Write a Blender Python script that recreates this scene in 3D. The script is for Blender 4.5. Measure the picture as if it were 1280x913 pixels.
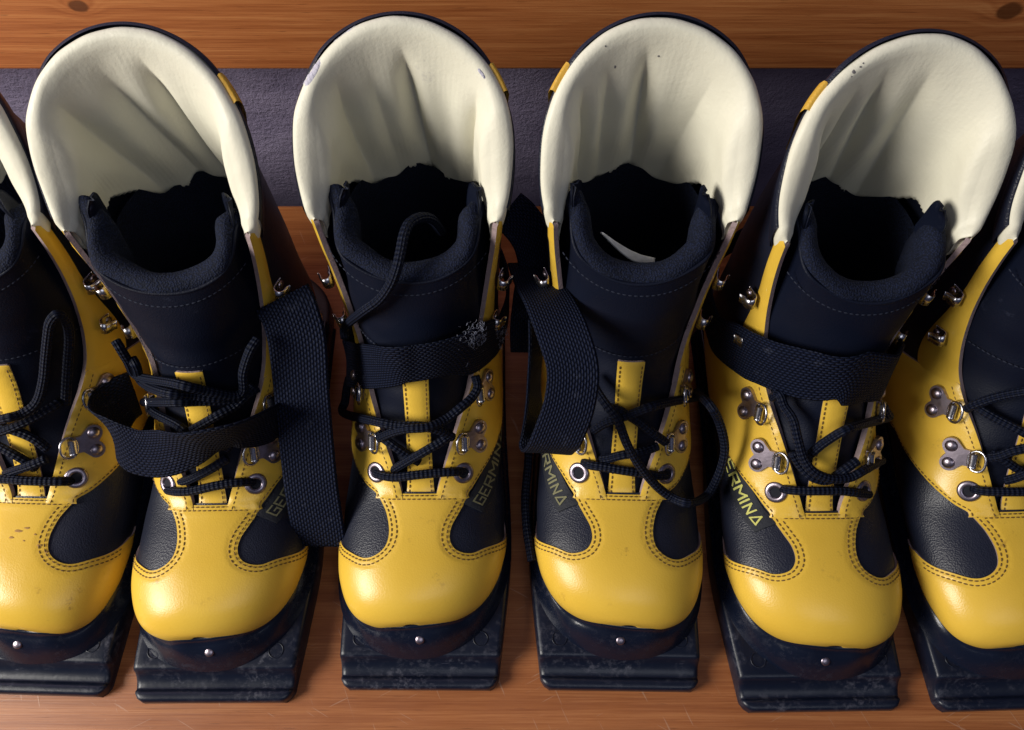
import bpy, bmesh, math, random
import numpy as np
from mathutils import Vector, Matrix
from mathutils.bvhtree import BVHTree
from mathutils.geometry import delaunay_2d_cdt

PI = math.pi
scene = bpy.context.scene
for o in list(bpy.data.objects):
    bpy.data.objects.remove(o)

# ------------------------------------------------------------------ camera
F_PX, PITCH = 1000.0, math.radians(61.0)
CAM = np.array([0.0, -0.0506, 0.412])
cd = bpy.data.cameras.new('camera'); cam = bpy.data.objects.new('camera', cd)
scene.collection.objects.link(cam)
cam.location = CAM
cam.rotation_euler = (PI / 2 - PITCH, 0, 0)
cd.sensor_fit = 'HORIZONTAL'; cd.sensor_width = 36.0
cd.lens = 36.0 * F_PX / 1280.0
cd.clip_start = 0.01; cd.clip_end = 50.0
scene.camera = cam

# ------------------------------------------------------------------ light
world = bpy.data.worlds.new('World'); scene.world = world
world.use_nodes = True
wb = world.node_tree.nodes['Background']
wb.inputs[0].default_value = (0.42, 0.48, 0.85, 1); wb.inputs[1].default_value = 0.07

def area_lamp(name, loc, target, size, size_y, power, color):
    l = bpy.data.lights.new(name, 'AREA'); l.shape = 'RECTANGLE'
    l.size = size; l.size_y = size_y; l.energy = power; l.color = color
    o = bpy.data.objects.new(name, l); scene.collection.objects.link(o)
    o.location = loc
    o.rotation_euler = (Vector(target) - Vector(loc)).to_track_quat('-Z', 'Y').to_euler()
    return o
# a window to the left of the bench, and the soft light of the room in front of it
area_lamp('window_light', (-1.15, -0.30, 0.72), (0.05, 0.10, 0.08), 0.6, 0.6, 24.0, (1.0, 0.955, 0.88))
area_lamp('room_light', (0.25, -0.85, 1.25), (0.0, 0.10, 0.05), 0.9, 0.6, 2.8, (0.86, 0.90, 1.0))

scene.view_settings.view_transform = 'Standard'
scene.view_settings.look = 'None'
scene.view_settings.exposure = 0.0
scene.view_settings.gamma = 1.0

# ------------------------------------------------------------------ small maths
def px_dir(px, py):
    r = np.array([1.0, 0, 0]); u = np.array([0, math.sin(PITCH), math.cos(PITCH)])
    f = np.array([0, math.cos(PITCH), -math.sin(PITCH)])
    d = f * F_PX + r * (px - 640.0) - u * (py - 456.5)
    return d / np.linalg.norm(d)

def ground(px, py, z=0.0):
    d = px_dir(px, py); k = (z - CAM[2]) / d[2]
    return CAM + d * k

def at_y(px, py, y):
    d = px_dir(px, py); k = (y - CAM[1]) / d[1]
    return CAM + d * k

class Pchip:
    def __init__(s, x, y):
        x = np.asarray(x, float); y = np.asarray(y, float)
        h = np.diff(x); d = np.diff(y) / h
        m = np.zeros_like(y)
        for i in range(1, len(x) - 1):
            if d[i-1] * d[i] > 0:
                w1 = 2*h[i] + h[i-1]; w2 = h[i] + 2*h[i-1]
                m[i] = (w1 + w2) / (w1 / d[i-1] + w2 / d[i])
        m[0] = d[0]; m[-1] = d[-1]
        s.x, s.y, s.m, s.h = x, y, m, h
    def __call__(s, q):
        q = np.asarray(q, float)
        i = np.clip(np.searchsorted(s.x, q) - 1, 0, len(s.h) - 1)
        h = s.h[i]; u = (q - s.x[i]) / h
        lo = u < 0; hi = u > 1
        uc = np.clip(u, 0, 1)
        r = ((2*uc**3 - 3*uc**2 + 1) * s.y[i] + (uc**3 - 2*uc**2 + uc) * h * s.m[i]
             + (-2*uc**3 + 3*uc**2) * s.y[i+1] + (uc**3 - uc**2) * h * s.m[i+1])
        r = np.where(lo, s.y[0] + (q - s.x[0]) * s.m[0], r)
        r = np.where(hi, s.y[-1] + (q - s.x[-1]) * s.m[-1], r)
        return r

def smooth(e0, e1, x):
    x = np.clip((np.asarray(x, float) - e0) / (e1 - e0), 0, 1)
    return x * x * (3 - 2 * x)

def catmull(P, n=8, closed=False):
    P = np.asarray(P, float); out = []
    N = len(P); rng = range(N if closed else N - 1)
    for i in rng:
        if closed:
            p0, p1, p2, p3 = P[(i-1) % N], P[i], P[(i+1) % N], P[(i+2) % N]
        else:
            p1, p2 = P[i], P[i+1]
            p0 = P[i-1] if i > 0 else 2*p1 - p2
            p3 = P[i+2] if i + 2 < N else 2*p2 - p1
        for k in range(n):
            u = k / n
            out.append(0.5 * (2*p1 + (p2-p0)*u + (2*p0-5*p1+4*p2-p3)*u*u + (3*p1-p0-3*p2+p3)*u**3))
    if not closed: out.append(P[-1])
    return np.array(out)

def resample(P, step, closed=False):
    P = np.asarray(P, float)
    if closed: P = np.vstack([P, P[:1]])
    L = np.concatenate([[0], np.cumsum(np.linalg.norm(np.diff(P, axis=0), axis=1))])
    n = max(2, int(round(L[-1] / step)) + 1)
    q = np.linspace(0, L[-1], n)
    R = np.stack([np.interp(q, L, P[:, k]) for k in range(P.shape[1])], axis=1)
    return R[:-1] if closed else R

# ------------------------------------------------------------------ materials
class NT:
    def __init__(s, name):
        s.m = bpy.data.materials.new(name); s.m.use_nodes = True
        s.t = s.m.node_tree; s.b = s.t.nodes['Principled BSDF']
    def n(s, typ, **kw):
        nd = s.t.nodes.new(typ)
        for k, v in kw.items():
            if k.startswith('i_'):
                key = k[2:]
                nd.inputs[int(key) if key.isdigit() else key.replace('_', ' ')].default_value = v
            else: setattr(nd, k, v)
        return nd
    def l(s, a, b): s.t.links.new(a, b)
    def coords(s, scale=(1, 1, 1), rnd=True, kind='Object'):
        tc = s.n('ShaderNodeTexCoord'); mp = s.n('ShaderNodeMapping')
        mp.inputs['Scale'].default_value = scale
        s.l(tc.outputs[kind], mp.inputs[0])
        if rnd:
            oi = s.n('ShaderNodeObjectInfo'); mu = s.n('ShaderNodeMath', operation='MULTIPLY', i_1=37.0)
            s.l(oi.outputs['Random'], mu.inputs[0]); s.l(mu.outputs[0], mp.inputs['Location'])
        return mp.outputs[0]
    def noise(s, vec, scale, detail=3, rough=0.5):
        nd = s.n('ShaderNodeTexNoise'); nd.inputs['Scale'].default_value = scale
        nd.inputs['Detail'].default_value = detail; nd.inputs['Roughness'].default_value = rough
        s.l(vec, nd.inputs['Vector']); return nd.outputs['Fac']
    def ramp(s, fac, stops):
        r = s.n('ShaderNodeValToRGB'); e = r.color_ramp.elements
        while len(e) < len(stops): e.new(0.5)
        for el, (p, c) in zip(e, stops):
            el.position = p; el.color = c if len(c) == 4 else (*c, 1)
        s.l(fac, r.inputs[0]); return r.outputs[0]
    def mix(s, fac, a, b, mode='MIX'):
        m = s.n('ShaderNodeMix', data_type='RGBA', blend_type=mode)
        if hasattr(fac, 'links'): s.l(fac, m.inputs[0])
        else: m.inputs[0].default_value = fac
        for v, i in ((a, 6), (b, 7)):
            if hasattr(v, 'links'): s.l(v, m.inputs[i])
            else: m.inputs[i].default_value = v if len(v) == 4 else (*v, 1)
        return m.outputs[2]
    def math(s, op, a, b=0.0, clamp=False):
        m = s.n('ShaderNodeMath', operation=op); m.use_clamp = clamp
        for v, i in ((a, 0), (b, 1)):
            if hasattr(v, 'links'): s.l(v, m.inputs[i])
            else: m.inputs[i].default_value = v
        return m.outputs[0]
    def bump(s, h, strength, dist, prev=None):
        b = s.n('ShaderNodeBump'); b.inputs['Strength'].default_value = strength
        b.inputs['Distance'].default_value = dist
        s.l(h, b.inputs['Height'])
        if prev is not None: s.l(prev, b.inputs['Normal'])
        return b.outputs[0]
    def done(s, color, rough, normal=None, metal=0.0, spec=None):
        b = s.b
        for v, k in ((color, 'Base Color'), (rough, 'Roughness')):
            if hasattr(v, 'links'): s.l(v, b.inputs[k])
            else: b.inputs[k].default_value = (*v, 1) if isinstance(v, tuple) and len(v) == 3 else v
        b.inputs['Metallic'].default_value = metal
        if spec is not None: b.inputs['Specular IOR Level'].default_value = spec
        if normal is not None: s.l(normal, b.inputs['Normal'])
        return s.m

def leather(name, c0, c1, rough, dirt, dirt_amt, grain=900.0, gst=0.25, spec=0.5):
    n = NT(name); v = n.coords()
    big = n.noise(v, 22, 4, 0.55)
    col = n.mix(n.ramp(big, [(0.3, (0, 0, 0)), (0.75, (1, 1, 1))]), c0, c1)
    # scuffs: thin irregular marks
    sc = n.noise(v, 140, 6, 0.72); pl = n.noise(v, 30, 2)
    f = n.math('MULTIPLY', n.ramp(sc, [(0.60, (0, 0, 0)), (0.68, (1, 1, 1))]), n.ramp(pl, [(0.52, (0, 0, 0)), (0.66, (1, 1, 1))]))
    col = n.mix(n.math('MULTIPLY', f, dirt_amt), col, dirt)
    vo = n.n('ShaderNodeTexVoronoi', feature='F1'); vo.inputs['Scale'].default_value = grain
    n.l(v, vo.inputs['Vector'])
    b1 = n.bump(vo.outputs['Distance'], gst, 0.0005)
    b2 = n.bump(n.noise(v, 110, 3), 0.055, 0.0010, b1)
    r = n.math('ADD', rough - 0.08, n.math('MULTIPLY', n.noise(v, 60, 4), 0.18))
    return n.done(col, r, b2, spec=spec)

MAT = {}
MAT['yellow'] = leather('yellow_leather', (0.75, 0.470, 0.050), (0.81, 0.525, 0.068), 0.31, (0.30, 0.15, 0.03), 0.55, 1300, 0.08)
MAT['black'] = leather('black_leather', (0.006, 0.008, 0.019), (0.010, 0.013, 0.028), 0.42, (0.10, 0.11, 0.16), 0.25, 1400, 0.28)
MAT['tongue'] = leather('tongue_leather', (0.0022, 0.004, 0.013), (0.0035, 0.006, 0.018), 0.55, (0.07, 0.08, 0.13), 0.2, 1500, 0.2, spec=0.2)
MAT['tab'] = leather('tan_yellow_leather', (0.62, 0.33, 0.03), (0.70, 0.42, 0.05), 0.45, (0.25, 0.12, 0.04), 0.5, 1000, 0.2)

def cream():
    n = NT('cream_lining'); v = n.coords()
    col = n.mix(n.noise(v, 18, 3), (0.77, 0.735, 0.58), (0.83, 0.80, 0.66))
    d = n.math('MULTIPLY', n.ramp(n.noise(v, 95, 5, 0.7), [(0.63, (0, 0, 0)), (0.72, (1, 1, 1))]),
               n.ramp(n.noise(v, 26, 2), [(0.55, (0, 0, 0)), (0.68, (1, 1, 1))]))
    col = n.mix(n.math('MULTIPLY', d, 0.5), col, (0.42, 0.40, 0.40))
    b = n.bump(n.noise(v, 900, 3, 0.6), 0.22, 0.0004)
    b = n.bump(n.noise(v, 70, 4, 0.6), 0.22, 0.0022, b)
    return n.done(col, n.math('ADD', 0.40, n.math('MULTIPLY', n.noise(v, 40), 0.2)), b, spec=0.45)
MAT['cream'] = cream()

def rubber(name, dust_amt, r0, spec):
    n = NT(name); v = n.coords()
    dust = n.math('MULTIPLY', n.ramp(n.noise(v, 300, 7, 0.75), [(0.50, (0, 0, 0)), (0.68, (1, 1, 1))]),
                  n.ramp(n.noise(v, 42, 4, 0.6), [(0.45, (0, 0, 0)), (0.66, (1, 1, 1))]))
    col = n.mix(n.math('MULTIPLY', dust, dust_amt), (0.005, 0.008, 0.020), (0.15, 0.15, 0.19))
    v2 = n.coords((1, 14, 1)); s1 = n.ramp(n.noise(v2, 110, 3, 0.7), [(0.68, (0, 0, 0)), (0.71, (1, 1, 1))])
    col = n.mix(n.math('MULTIPLY', s1, dust_amt * .5), col, (0.18, 0.18, 0.23))
    b = n.bump(n.noise(v, 520, 4, 0.65), 0.14, 0.0005)
    b = n.bump(n.noise(v, 50, 2), 0.14, 0.002, b)
    r = n.math('ADD', r0, n.math('MULTIPLY', n.math('ADD', dust, n.noise(v, 60)), 0.22))
    return n.done(col, r, b, spec=spec)
MAT['rubber'] = rubber('black_rubber', 0.5, 0.24, 0.42)
MAT['gloss_rubber'] = rubber('glossy_black_rubber', 0.16, 0.13, 0.5)

def fabric_mesh():
    n = NT('navy_mesh_fabric'); v = n.coords(rnd=False)
    vo = n.n('ShaderNodeTexVoronoi'); vo.inputs['Scale'].default_value = 1250; n.l(v, vo.inputs['Vector'])
    col = n.mix(n.ramp(vo.outputs['Distance'], [(0.15, (0, 0, 0)), (0.6, (1, 1, 1))]), (0.009, 0.015, 0.045), (0.003, 0.005, 0.014))
    b = n.bump(vo.outputs['Distance'], -0.8, 0.001) if False else n.bump(n.math('SUBTRACT', 1.0, vo.outputs['Distance']), 0.6, 0.0006)
    return n.done(col, 0.85, b, spec=0.25)
MAT['mesh'] = fabric_mesh()

def webbing():
    # UV: u along (metres), v across (metres)
    n = NT('black_webbing'); v = n.coords(rnd=False, kind='UV')
    sx = n.n('ShaderNodeSeparateXYZ'); n.l(v, sx.inputs[0])
    u, w = sx.outputs[0], sx.outputs[1]
    row = n.math('FLOOR', n.math('DIVIDE', w, 0.0013))
    wave_w = n.math('ABSOLUTE', n.math('SINE', n.math('MULTIPLY', w, PI / 0.0013)))
    sh = n.math('MULTIPLY', row, PI / 2)
    wave_u = n.math('ABSOLUTE', n.math('SINE', n.math('ADD', n.math('MULTIPLY', u, PI / 0.0024), sh)))
    h = n.math('MULTIPLY', n.math('POWER', wave_w, 0.6), n.math('POWER', wave_u, 0.7))
    vo = n.coords(); fz = n.noise(vo, 120, 5, 0.7)
    col = n.mix(h, (0.001, 0.002, 0.007), (0.007, 0.012, 0.036))
    col = n.mix(n.math('MULTIPLY', n.ramp(fz, [(0.6, (0, 0, 0)), (0.75, (1, 1, 1))]), 0.25), col, (0.10, 0.11, 0.16))
    b = n.bump(h, 0.9, 0.0011)
    b = n.bump(fz, 0.2, 0.0008, b)
    return n.done(col, 0.65, b, spec=0.14)
MAT['webbing'] = webbing()

def lace():
    n = NT('black_lace'); v = n.coords(rnd=False, kind='UV')
    sx = n.n('ShaderNodeSeparateXYZ'); n.l(v, sx.inputs[0])
    u, w = sx.outputs[0], sx.outputs[1]     # u metres along, w 0..1 round
    a = n.math('MULTIPLY', u, 2 * PI / 0.0040)
    c = n.math('MULTIPLY', w, 2 * PI * 5)
    h1 = n.math('SINE', n.math('ADD', a, c)); h2 = n.math('SINE', n.math('SUBTRACT', a, c))
    h = n.math('MULTIPLY', n.math('ADD', n.math('MULTIPLY', h1, h2), 1.0), 0.5)
    col = n.mix(h, (0.001, 0.002, 0.006), (0.007, 0.011, 0.030))
    b = n.bump(h, 0.8, 0.0009)
    return n.done(col, 0.6, b, spec=0.16)
MAT['lace'] = lace()

def metal(name, c, rough):
    n = NT(name); v = n.coords()
    k = n.noise(v, 260, 5, 0.65)
    col = n.mix(n.ramp(k, [(0.4, (0, 0, 0)), (0.7, (1, 1, 1))]), c, tuple(x * 0.55 for x in c))
    return n.done(col, n.math('ADD', rough, n.math('MULTIPLY', k, 0.25)), n.bump(k, 0.15, 0.0004), metal=1.0)
MAT['steel'] = metal('worn_steel', (0.68, 0.66, 0.70), 0.14)
MAT['bronze'] = metal('tarnished_nickel', (0.42, 0.36, 0.42), 0.22)

def plain(name, c, rough, bscale=300, bst=0.3, bd=0.0006, var=0.35):
    n = NT(name); v = n.coords()
    k = n.noise(v, bscale, 4, 0.6)
    col = n.mix(k, tuple(x * (1 - var) for x in c), tuple(min(1, x * (1 + var)) for x in c))
    return n.done(col, rough, n.bump(k, bst, bd))
MAT['raw'] = plain('raw_leather_edge', (0.34, 0.25, 0.25), 0.8, 700, 0.6)
MAT['raw_black'] = plain('black_leather_edge', (0.012, 0.014, 0.028), 0.7)
MAT['thread'] = plain('brown_thread', (0.16, 0.085, 0.02), 0.8, 900)
MAT['thread_navy'] = plain('navy_thread', (0.009, 0.013, 0.030), 0.85, 900)
MAT['dark'] = plain('dark_hole_shade', (0.006, 0.007, 0.014), 0.9)  # near-black that paints the shade inside the eyelet holes
MAT['fray'] = plain('frayed_fibres', (0.34, 0.36, 0.46), 0.9, 600)
MAT['logo'] = plain('woven_logo_thread', (0.62, 0.60, 0.16), 0.75, 1500, 0.5)
MAT['logo_dull'] = plain('dull_logo_thread', (0.20, 0.19, 0.10), 0.8, 1500, 0.5)  # darker, greyer lettering colour for every label but the fifth boot's
MAT['label'] = plain('black_woven_label', (0.006, 0.008, 0.016), 0.7, 900, 0.5)
MAT['foam'] = plain('lilac_foam', (0.56, 0.54, 0.62), 0.9, 900, 0.7, 0.001)
MAT['stain'] = plain('grey_smudge', (0.16, 0.15, 0.15), 0.8)
MAT['scuff'] = plain('scuffed_brown_leather', (0.36, 0.19, 0.05), 0.8, 900)
MAT['paper'] = plain('white_paper_tag', (0.72, 0.70, 0.66), 0.8)

def wood(name, c_dark, c_mid, c_light, knots, rough, line_scale=1.0, scratch=1.0):
    n = NT(name); v = n.coords(rnd=False)
    # long slow warp of the grain, bent round the knots
    st = n.coords((1.2, 9, 9), rnd=False)
    warp = n.noise(st, 2.2, 3, 0.5)
    sx = n.n('ShaderNodeSeparateXYZ'); n.l(v, sx.inputs[0])
    bend = n.math('MULTIPLY', warp, 0.022)
    kmask = None
    for (kx, ky, kz, rx, rz) in knots:
        dx = n.math('DIVIDE', n.math('SUBTRACT', sx.outputs[0], kx), rx)
        dy = n.math('DIVIDE', n.math('SUBTRACT', sx.outputs[1], ky), rz)
        dz = n.math('DIVIDE', n.math('SUBTRACT', sx.outputs[2], kz), rz)
        d2 = n.math('ADD', n.math('MULTIPLY', dx, dx), n.math('ADD', n.math('MULTIPLY', dy, dy), n.math('MULTIPLY', dz, dz)))
        d2 = n.math('ADD', d2, n.math('MULTIPLY', n.math('SUBTRACT', n.noise(v, 240, 3), 0.5), 0.5))
        g = n.math('EXPONENT' if False else 'POWER', 2.718, n.math('MULTIPLY', d2, -0.35))
        bend = n.math('ADD', bend, n.math('MULTIPLY', g, 0.012))
        core = n.ramp(d2, [(0.55, (1, 1, 1)), (1.0, (0, 0, 0))])
        kmask = core if kmask is None else n.math('MAXIMUM', kmask, core)
    pos = n.math('ADD', n.math('ADD', sx.outputs[1], sx.outputs[2]), bend)
    ph = n.math('MULTIPLY', n.noise(n.coords((1.5, 55, 55), rnd=False), 1.0, 3, 0.6), 14.0)
    rings = n.math('SINE', n.math('ADD', n.math('MULTIPLY', pos, 520.0 * line_scale), ph))
    rings2 = n.math('SINE', n.math('ADD', n.math('MULTIPLY', pos, 1370.0 * line_scale), n.math('MULTIPLY', ph, 1.7)))
    fine = n.noise(n.coords((22, 1300, 1300), rnd=False), 1.0, 4, 0.65)
    mid = n.noise(n.coords((5, 190, 190), rnd=False), 1.0, 5, 0.6)
    pore = n.ramp(n.noise(n.coords((60, 1500, 1500), rnd=False), 1.0, 2, 0.5), [(0.66, (0, 0, 0)), (0.74, (1, 1, 1))])
    g = n.math('ADD', n.math('MULTIPLY', rings, 0.075), n.math('MULTIPLY', rings2, 0.05))
    g = n.math('ADD', g, n.math('ADD', n.math('MULTIPLY', n.math('SUBTRACT', fine, 0.5), 1.0), n.math('MULTIPLY', n.math('SUBTRACT', mid, 0.5), 0.75)))
    g = n.math('ADD', g, 0.5)
    col = n.ramp(g, [(0.22, c_dark), (0.5, c_mid), (0.78, c_light)])
    col = n.mix(n.math('MULTIPLY', pore, 0.55), col, tuple(x * 0.35 for x in c_dark))
    if kmask is not None: col = n.mix(n.math('MULTIPLY', kmask, 0.85), col, tuple(x * 0.28 for x in c_dark))
    # scratches and dull patches in the varnish
    scr = None
    for ang, sh in ((0.5, 0.0), (-0.45, 3.1), (1.15, 7.7)):
        tc = n.n('ShaderNodeTexCoord'); r1 = n.n('ShaderNodeMapping'); r1.inputs['Rotation'].default_value = (0, 0, ang)
        n.l(tc.outputs['Object'], r1.inputs[0])
        mp = n.n('ShaderNodeMapping'); mp.inputs['Scale'].default_value = (34, 760, 0); mp.inputs['Location'].default_value = (sh, sh * 2, sh)
        n.l(r1.outputs[0], mp.inputs[0])
        q = n.ramp(n.noise(mp.outputs[0], 1.0, 2, 0.4), [(0.715, (0, 0, 0)), (0.74, (1, 1, 1))])
        scr = q if scr is None else n.math('MAXIMUM', scr, q)
    scr = n.math('MULTIPLY', scr, scratch)
    col = n.mix(n.math('MULTIPLY', scr, 0.22), col, (0.62, 0.46, 0.34))
    sp = n.ramp(n.noise(v, 700, 3, 0.7), [(0.70, (0, 0, 0)), (0.76, (1, 1, 1))])
    col = n.mix(n.math('MULTIPLY', sp, 0.25), col, (0.55, 0.42, 0.33))
    b = n.bump(n.math('ADD', fine, n.math('MULTIPLY', mid, 0.5)), 0.16, 0.0008)
    b = n.bump(scr, -0.2 if False else 0.15, 0.0004, b)
    r = n.math('ADD', rough, n.math('MULTIPLY', n.noise(v, 45, 4), 0.25))
    return n.done(col, r, b)

# ------------------------------------------------------------------ object helper
COL = scene.collection
def mesh_obj(name, verts, faces, mats, parent=None, mat_idx=None, uvs=None, flat=False, kind=None, flip=False):
    V = np.asarray(verts, float)
    if flip:
        V = V.copy(); V[:, 0] *= -1
        faces = [tuple(reversed(f)) for f in faces]
        if uvs is not None: uvs = [tuple(reversed(u)) for u in uvs]
    me = bpy.data.meshes.new(name)
    me.from_pydata(V.tolist(), [], [tuple(int(i) for i in f) for f in faces])
    if not isinstance(mats, (list, tuple)): mats = [mats]
    for m in mats: me.materials.append(MAT[m] if isinstance(m, str) else m)
    if mat_idx is not None: me.polygons.foreach_set('material_index', list(mat_idx))
    me.polygons.foreach_set('use_smooth', [not flat] * len(me.polygons))
    if uvs is not None:
        ul = me.uv_layers.new(name='UVMap')
        flatuv = [c for f in uvs for p in f for c in p]
        ul.data.foreach_set('uv', flatuv)
    me.update()
    o = bpy.data.objects.new(name, me); COL.objects.link(o)
    if parent is not None: o.parent = parent
    if kind: o['kind'] = kind
    return o

def grid_faces(R, C, base=0, wrap=False):
    out = []
    for i in range(R - 1):
        for j in range(C if wrap else C - 1):
            j2 = (j + 1) % C
            out.append((base + i*C + j, base + i*C + j2, base + (i+1)*C + j2, base + (i+1)*C + j))
    return out

# ------------------------------------------------------------------ setting
def wall_mat():
    n = NT('purple_grey_plaster'); v = n.coords(rnd=False)
    k = n.noise(v, 26, 6, 0.62); k2 = n.noise(n.coords((22, 22, 38), rnd=False), 1.0, 4, 0.6)
    col = n.mix(n.ramp(n.math('MULTIPLY', n.math('ADD', k, k2), 0.5), [(0.3, (0, 0, 0)), (0.7, (1, 1, 1))]), (0.33, 0.275, 0.44), (0.54, 0.46, 0.66))
    sp = n.ramp(n.noise(v, 520, 4, 0.7), [(0.60, (0, 0, 0)), (0.72, (1, 1, 1))])
    col = n.mix(n.math('MULTIPLY', sp, 0.35), col, (0.55, 0.48, 0.64))
    b = n.bump(n.noise(v, 330, 5, 0.7), 0.6, 0.002); b = n.bump(k2, 0.5, 0.004, b)
    return n.done(col, 0.9, b)
MAT['wall'] = wall_mat()
MAT['floor'] = plain('dark_floor', (0.06, 0.055, 0.07), 0.8, 60)

def box(name, x0, x1, y0, y1, z0, z1, mat, parent=None, bevel=0.0, seg=3):
    bm = bmesh.new()
    bmesh.ops.create_cube(bm, size=1.0)
    for v in bm.verts:
        v.co = Vector((x0 + (v.co.x + .5) * (x1 - x0), y0 + (v.co.y + .5) * (y1 - y0), z0 + (v.co.z + .5) * (z1 - z0)))
    if bevel:
        bmesh.ops.bevel(bm, geom=list(bm.edges), offset=bevel, segments=seg, affect='EDGES', profile=0.5)
    me = bpy.data.meshes.new(name); bm.to_mesh(me); bm.free()
    me.materials.append(MAT[mat] if isinstance(mat, str) else mat)
    me.polygons.foreach_set('use_smooth', [True] * len(me.polygons))
    o = bpy.data.objects.new(name, me); COL.objects.link(o)
    if parent is not None: o.parent = parent
    return o

FLOOR_Z = -0.42
wl = box('wall', -2.2, 2.2, 0.415, 0.50, FLOOR_Z - 0.02, 1.6, 'wall'); wl['kind'] = 'structure'
fl = box('floor', -2.2, 2.2, -1.6, 0.414, FLOOR_Z - 0.05, FLOOR_Z, 'floor'); fl['kind'] = 'structure'

K1 = at_y(98, 8, 0.331); K2 = at_y(1262, 14, 0.331)
MAT['pine_back'] = wood('varnished_pine_back', (0.31, 0.090, 0.024), (0.45, 0.152, 0.045), (0.58, 0.235, 0.078),
                        [(K1[0], 0.331, K1[2], 0.006, 0.0042), (K2[0], 0.331, K2[2], 0.008, 0.006)], 0.32, 1.0, 0.0)
MAT['pine_seat'] = wood('varnished_pine_seat', (0.24, 0.070, 0.018), (0.34, 0.115, 0.034), (0.46, 0.18, 0.060), [], 0.30, 0.6)
bench = bpy.data.objects.new('wooden_bench', None); COL.objects.link(bench)
bench.location = (0, 0.12, FLOOR_Z)
bench['label'] = 'varnished orange pine bench with a plank seat and back board under the boots'
bench['category'] = 'bench'
def bench_part(name, x0, x1, y0, y1, z0, z1, mat, bev):
    o = box(name, x0, x1, y0, y1, z0, z1, mat, None, bev)
    o.parent = bench; o.matrix_parent_inverse = Matrix.Translation((0, -0.12, -FLOOR_Z))
    return o
bench_part('seat_plank', -0.90, 0.90, -0.085, 0.300, -0.038, 0.0, 'pine_seat', 0.0035)
bp = bench_part('back_plank', -0.90, 0.90, 0.331, 0.357, 0.0825, 0.215, 'pine_back', 0.003)
for sx in (-1, 1):
    x = sx * 0.80
    bench_part('back_post', x - 0.02, x + 0.02, 0.3575, 0.395, FLOOR_Z, 0.20, 'pine_back', 0.003)
    bench_part('leg', x - 0.02, x + 0.02, -0.03, 0.01, FLOOR_Z, -0.0385, 'pine_seat', 0.003)
    bench_part('side_rail', x - 0.0175, x + 0.0175, 0.0105, 0.357, -0.085, -0.0385, 'pine_seat', 0.003)

# ------------------------------------------------------------------ the boot's last (canonical: lateral side = +x)
#        t     yt     zt     yb     zb     w      xo
TAB = [(0.000, .0258, .0310, .0258, .0250, .0030, -.0034),
       (0.015, .0262, .0345, .0262, .0215, .0125, -.0032),
       (0.040, .0285, .0388, .0285, .0195, .0215, -.0027),
       (0.080, .0335, .0430, .0335, .0180, .0290, -.0019),
       (0.130, .0415, .0460, .0420, .0175, .0345, -.0011),
       (0.190, .0520, .0480, .0530, .0175, .0380, -.0006),
       (0.250, .0635, .0490, .0680, .0175, .0396, 0.0),
       (0.310, .0750, .0500, .0860, .0175, .0396, 0.0),
       (0.345, .0815, .0515, .0980, .0175, .0390, 0.0),
       (0.380, .0870, .0560, .1150, .0175, .0380, 0.0),
       (0.440, .0955, .0660, .1450, .0175, .0366, 0.0),
       (0.500, .1030, .0765, .1780, .0175, .0360, 0.0),
       (0.560, .1105, .0870, .2080, .0180, .0358, 0.0),
       (0.610, .1165, .0960, .2255, .0220, .0358, 0.0),
       (0.660, .1210, .1050, .2315, .0430, .0360, 0.0),
       (0.740, .1265, .1180, .2290, .0820, .0370, 0.0),
       (0.820, .1305, .1290, .2215, .1250, .0382, 0.0),
       (0.900, .1340, .1390, .2110, .1680, .0394, 0.0),
       (1.000, .1380, .1500, .1990, .2185, .0400, 0.0),
       (1.080, .1410, .1580, .1930, .2400, .0402, 0.0)]
TAB = np.array(TAB)
f_yt, f_zt, f_yb, f_zb, f_w, f_xo = [Pchip(TAB[:, 0], TAB[:, k]) for k in range(1, 7)]
f_m = Pchip([0, .1, .25, .4, .55, .65, .75, 1.1], [.60, .64, .70, .66, .58, .54, .50, .50])     # where the section is widest
f_et = Pchip([0, .1, .25, .38, .5, .65, 1.1], [1.0, .95, .88, 1.02, 1.02, 0.98, 0.94])           # dorsal half fullness
f_eb = Pchip([0, .1, .25, .5, .62, .72, 1.1], [.8, .55, .45, .45, .7, .95, 0.96])                 # plantar half squareness

# length along the boot, for even spacing in t
_tt = np.linspace(0, 1.08, 400)
_d = np.sqrt(np.diff(f_yt(_tt))**2 + np.diff(f_zt(_tt))**2) * 0.75 + np.sqrt(np.diff(f_yb(_tt))**2 + np.diff(f_zb(_tt))**2) * 0.25 + np.abs(np.diff(f_w(_tt))) * 0.35
_LL = np.concatenate([[0], np.cumsum(_d)])
def t2l(t): return np.interp(t, _tt, _LL)
def l2t(l): return np.interp(l, _LL, _tt)
AR = 0.036     # metres per radian, for spacing round the section

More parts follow.
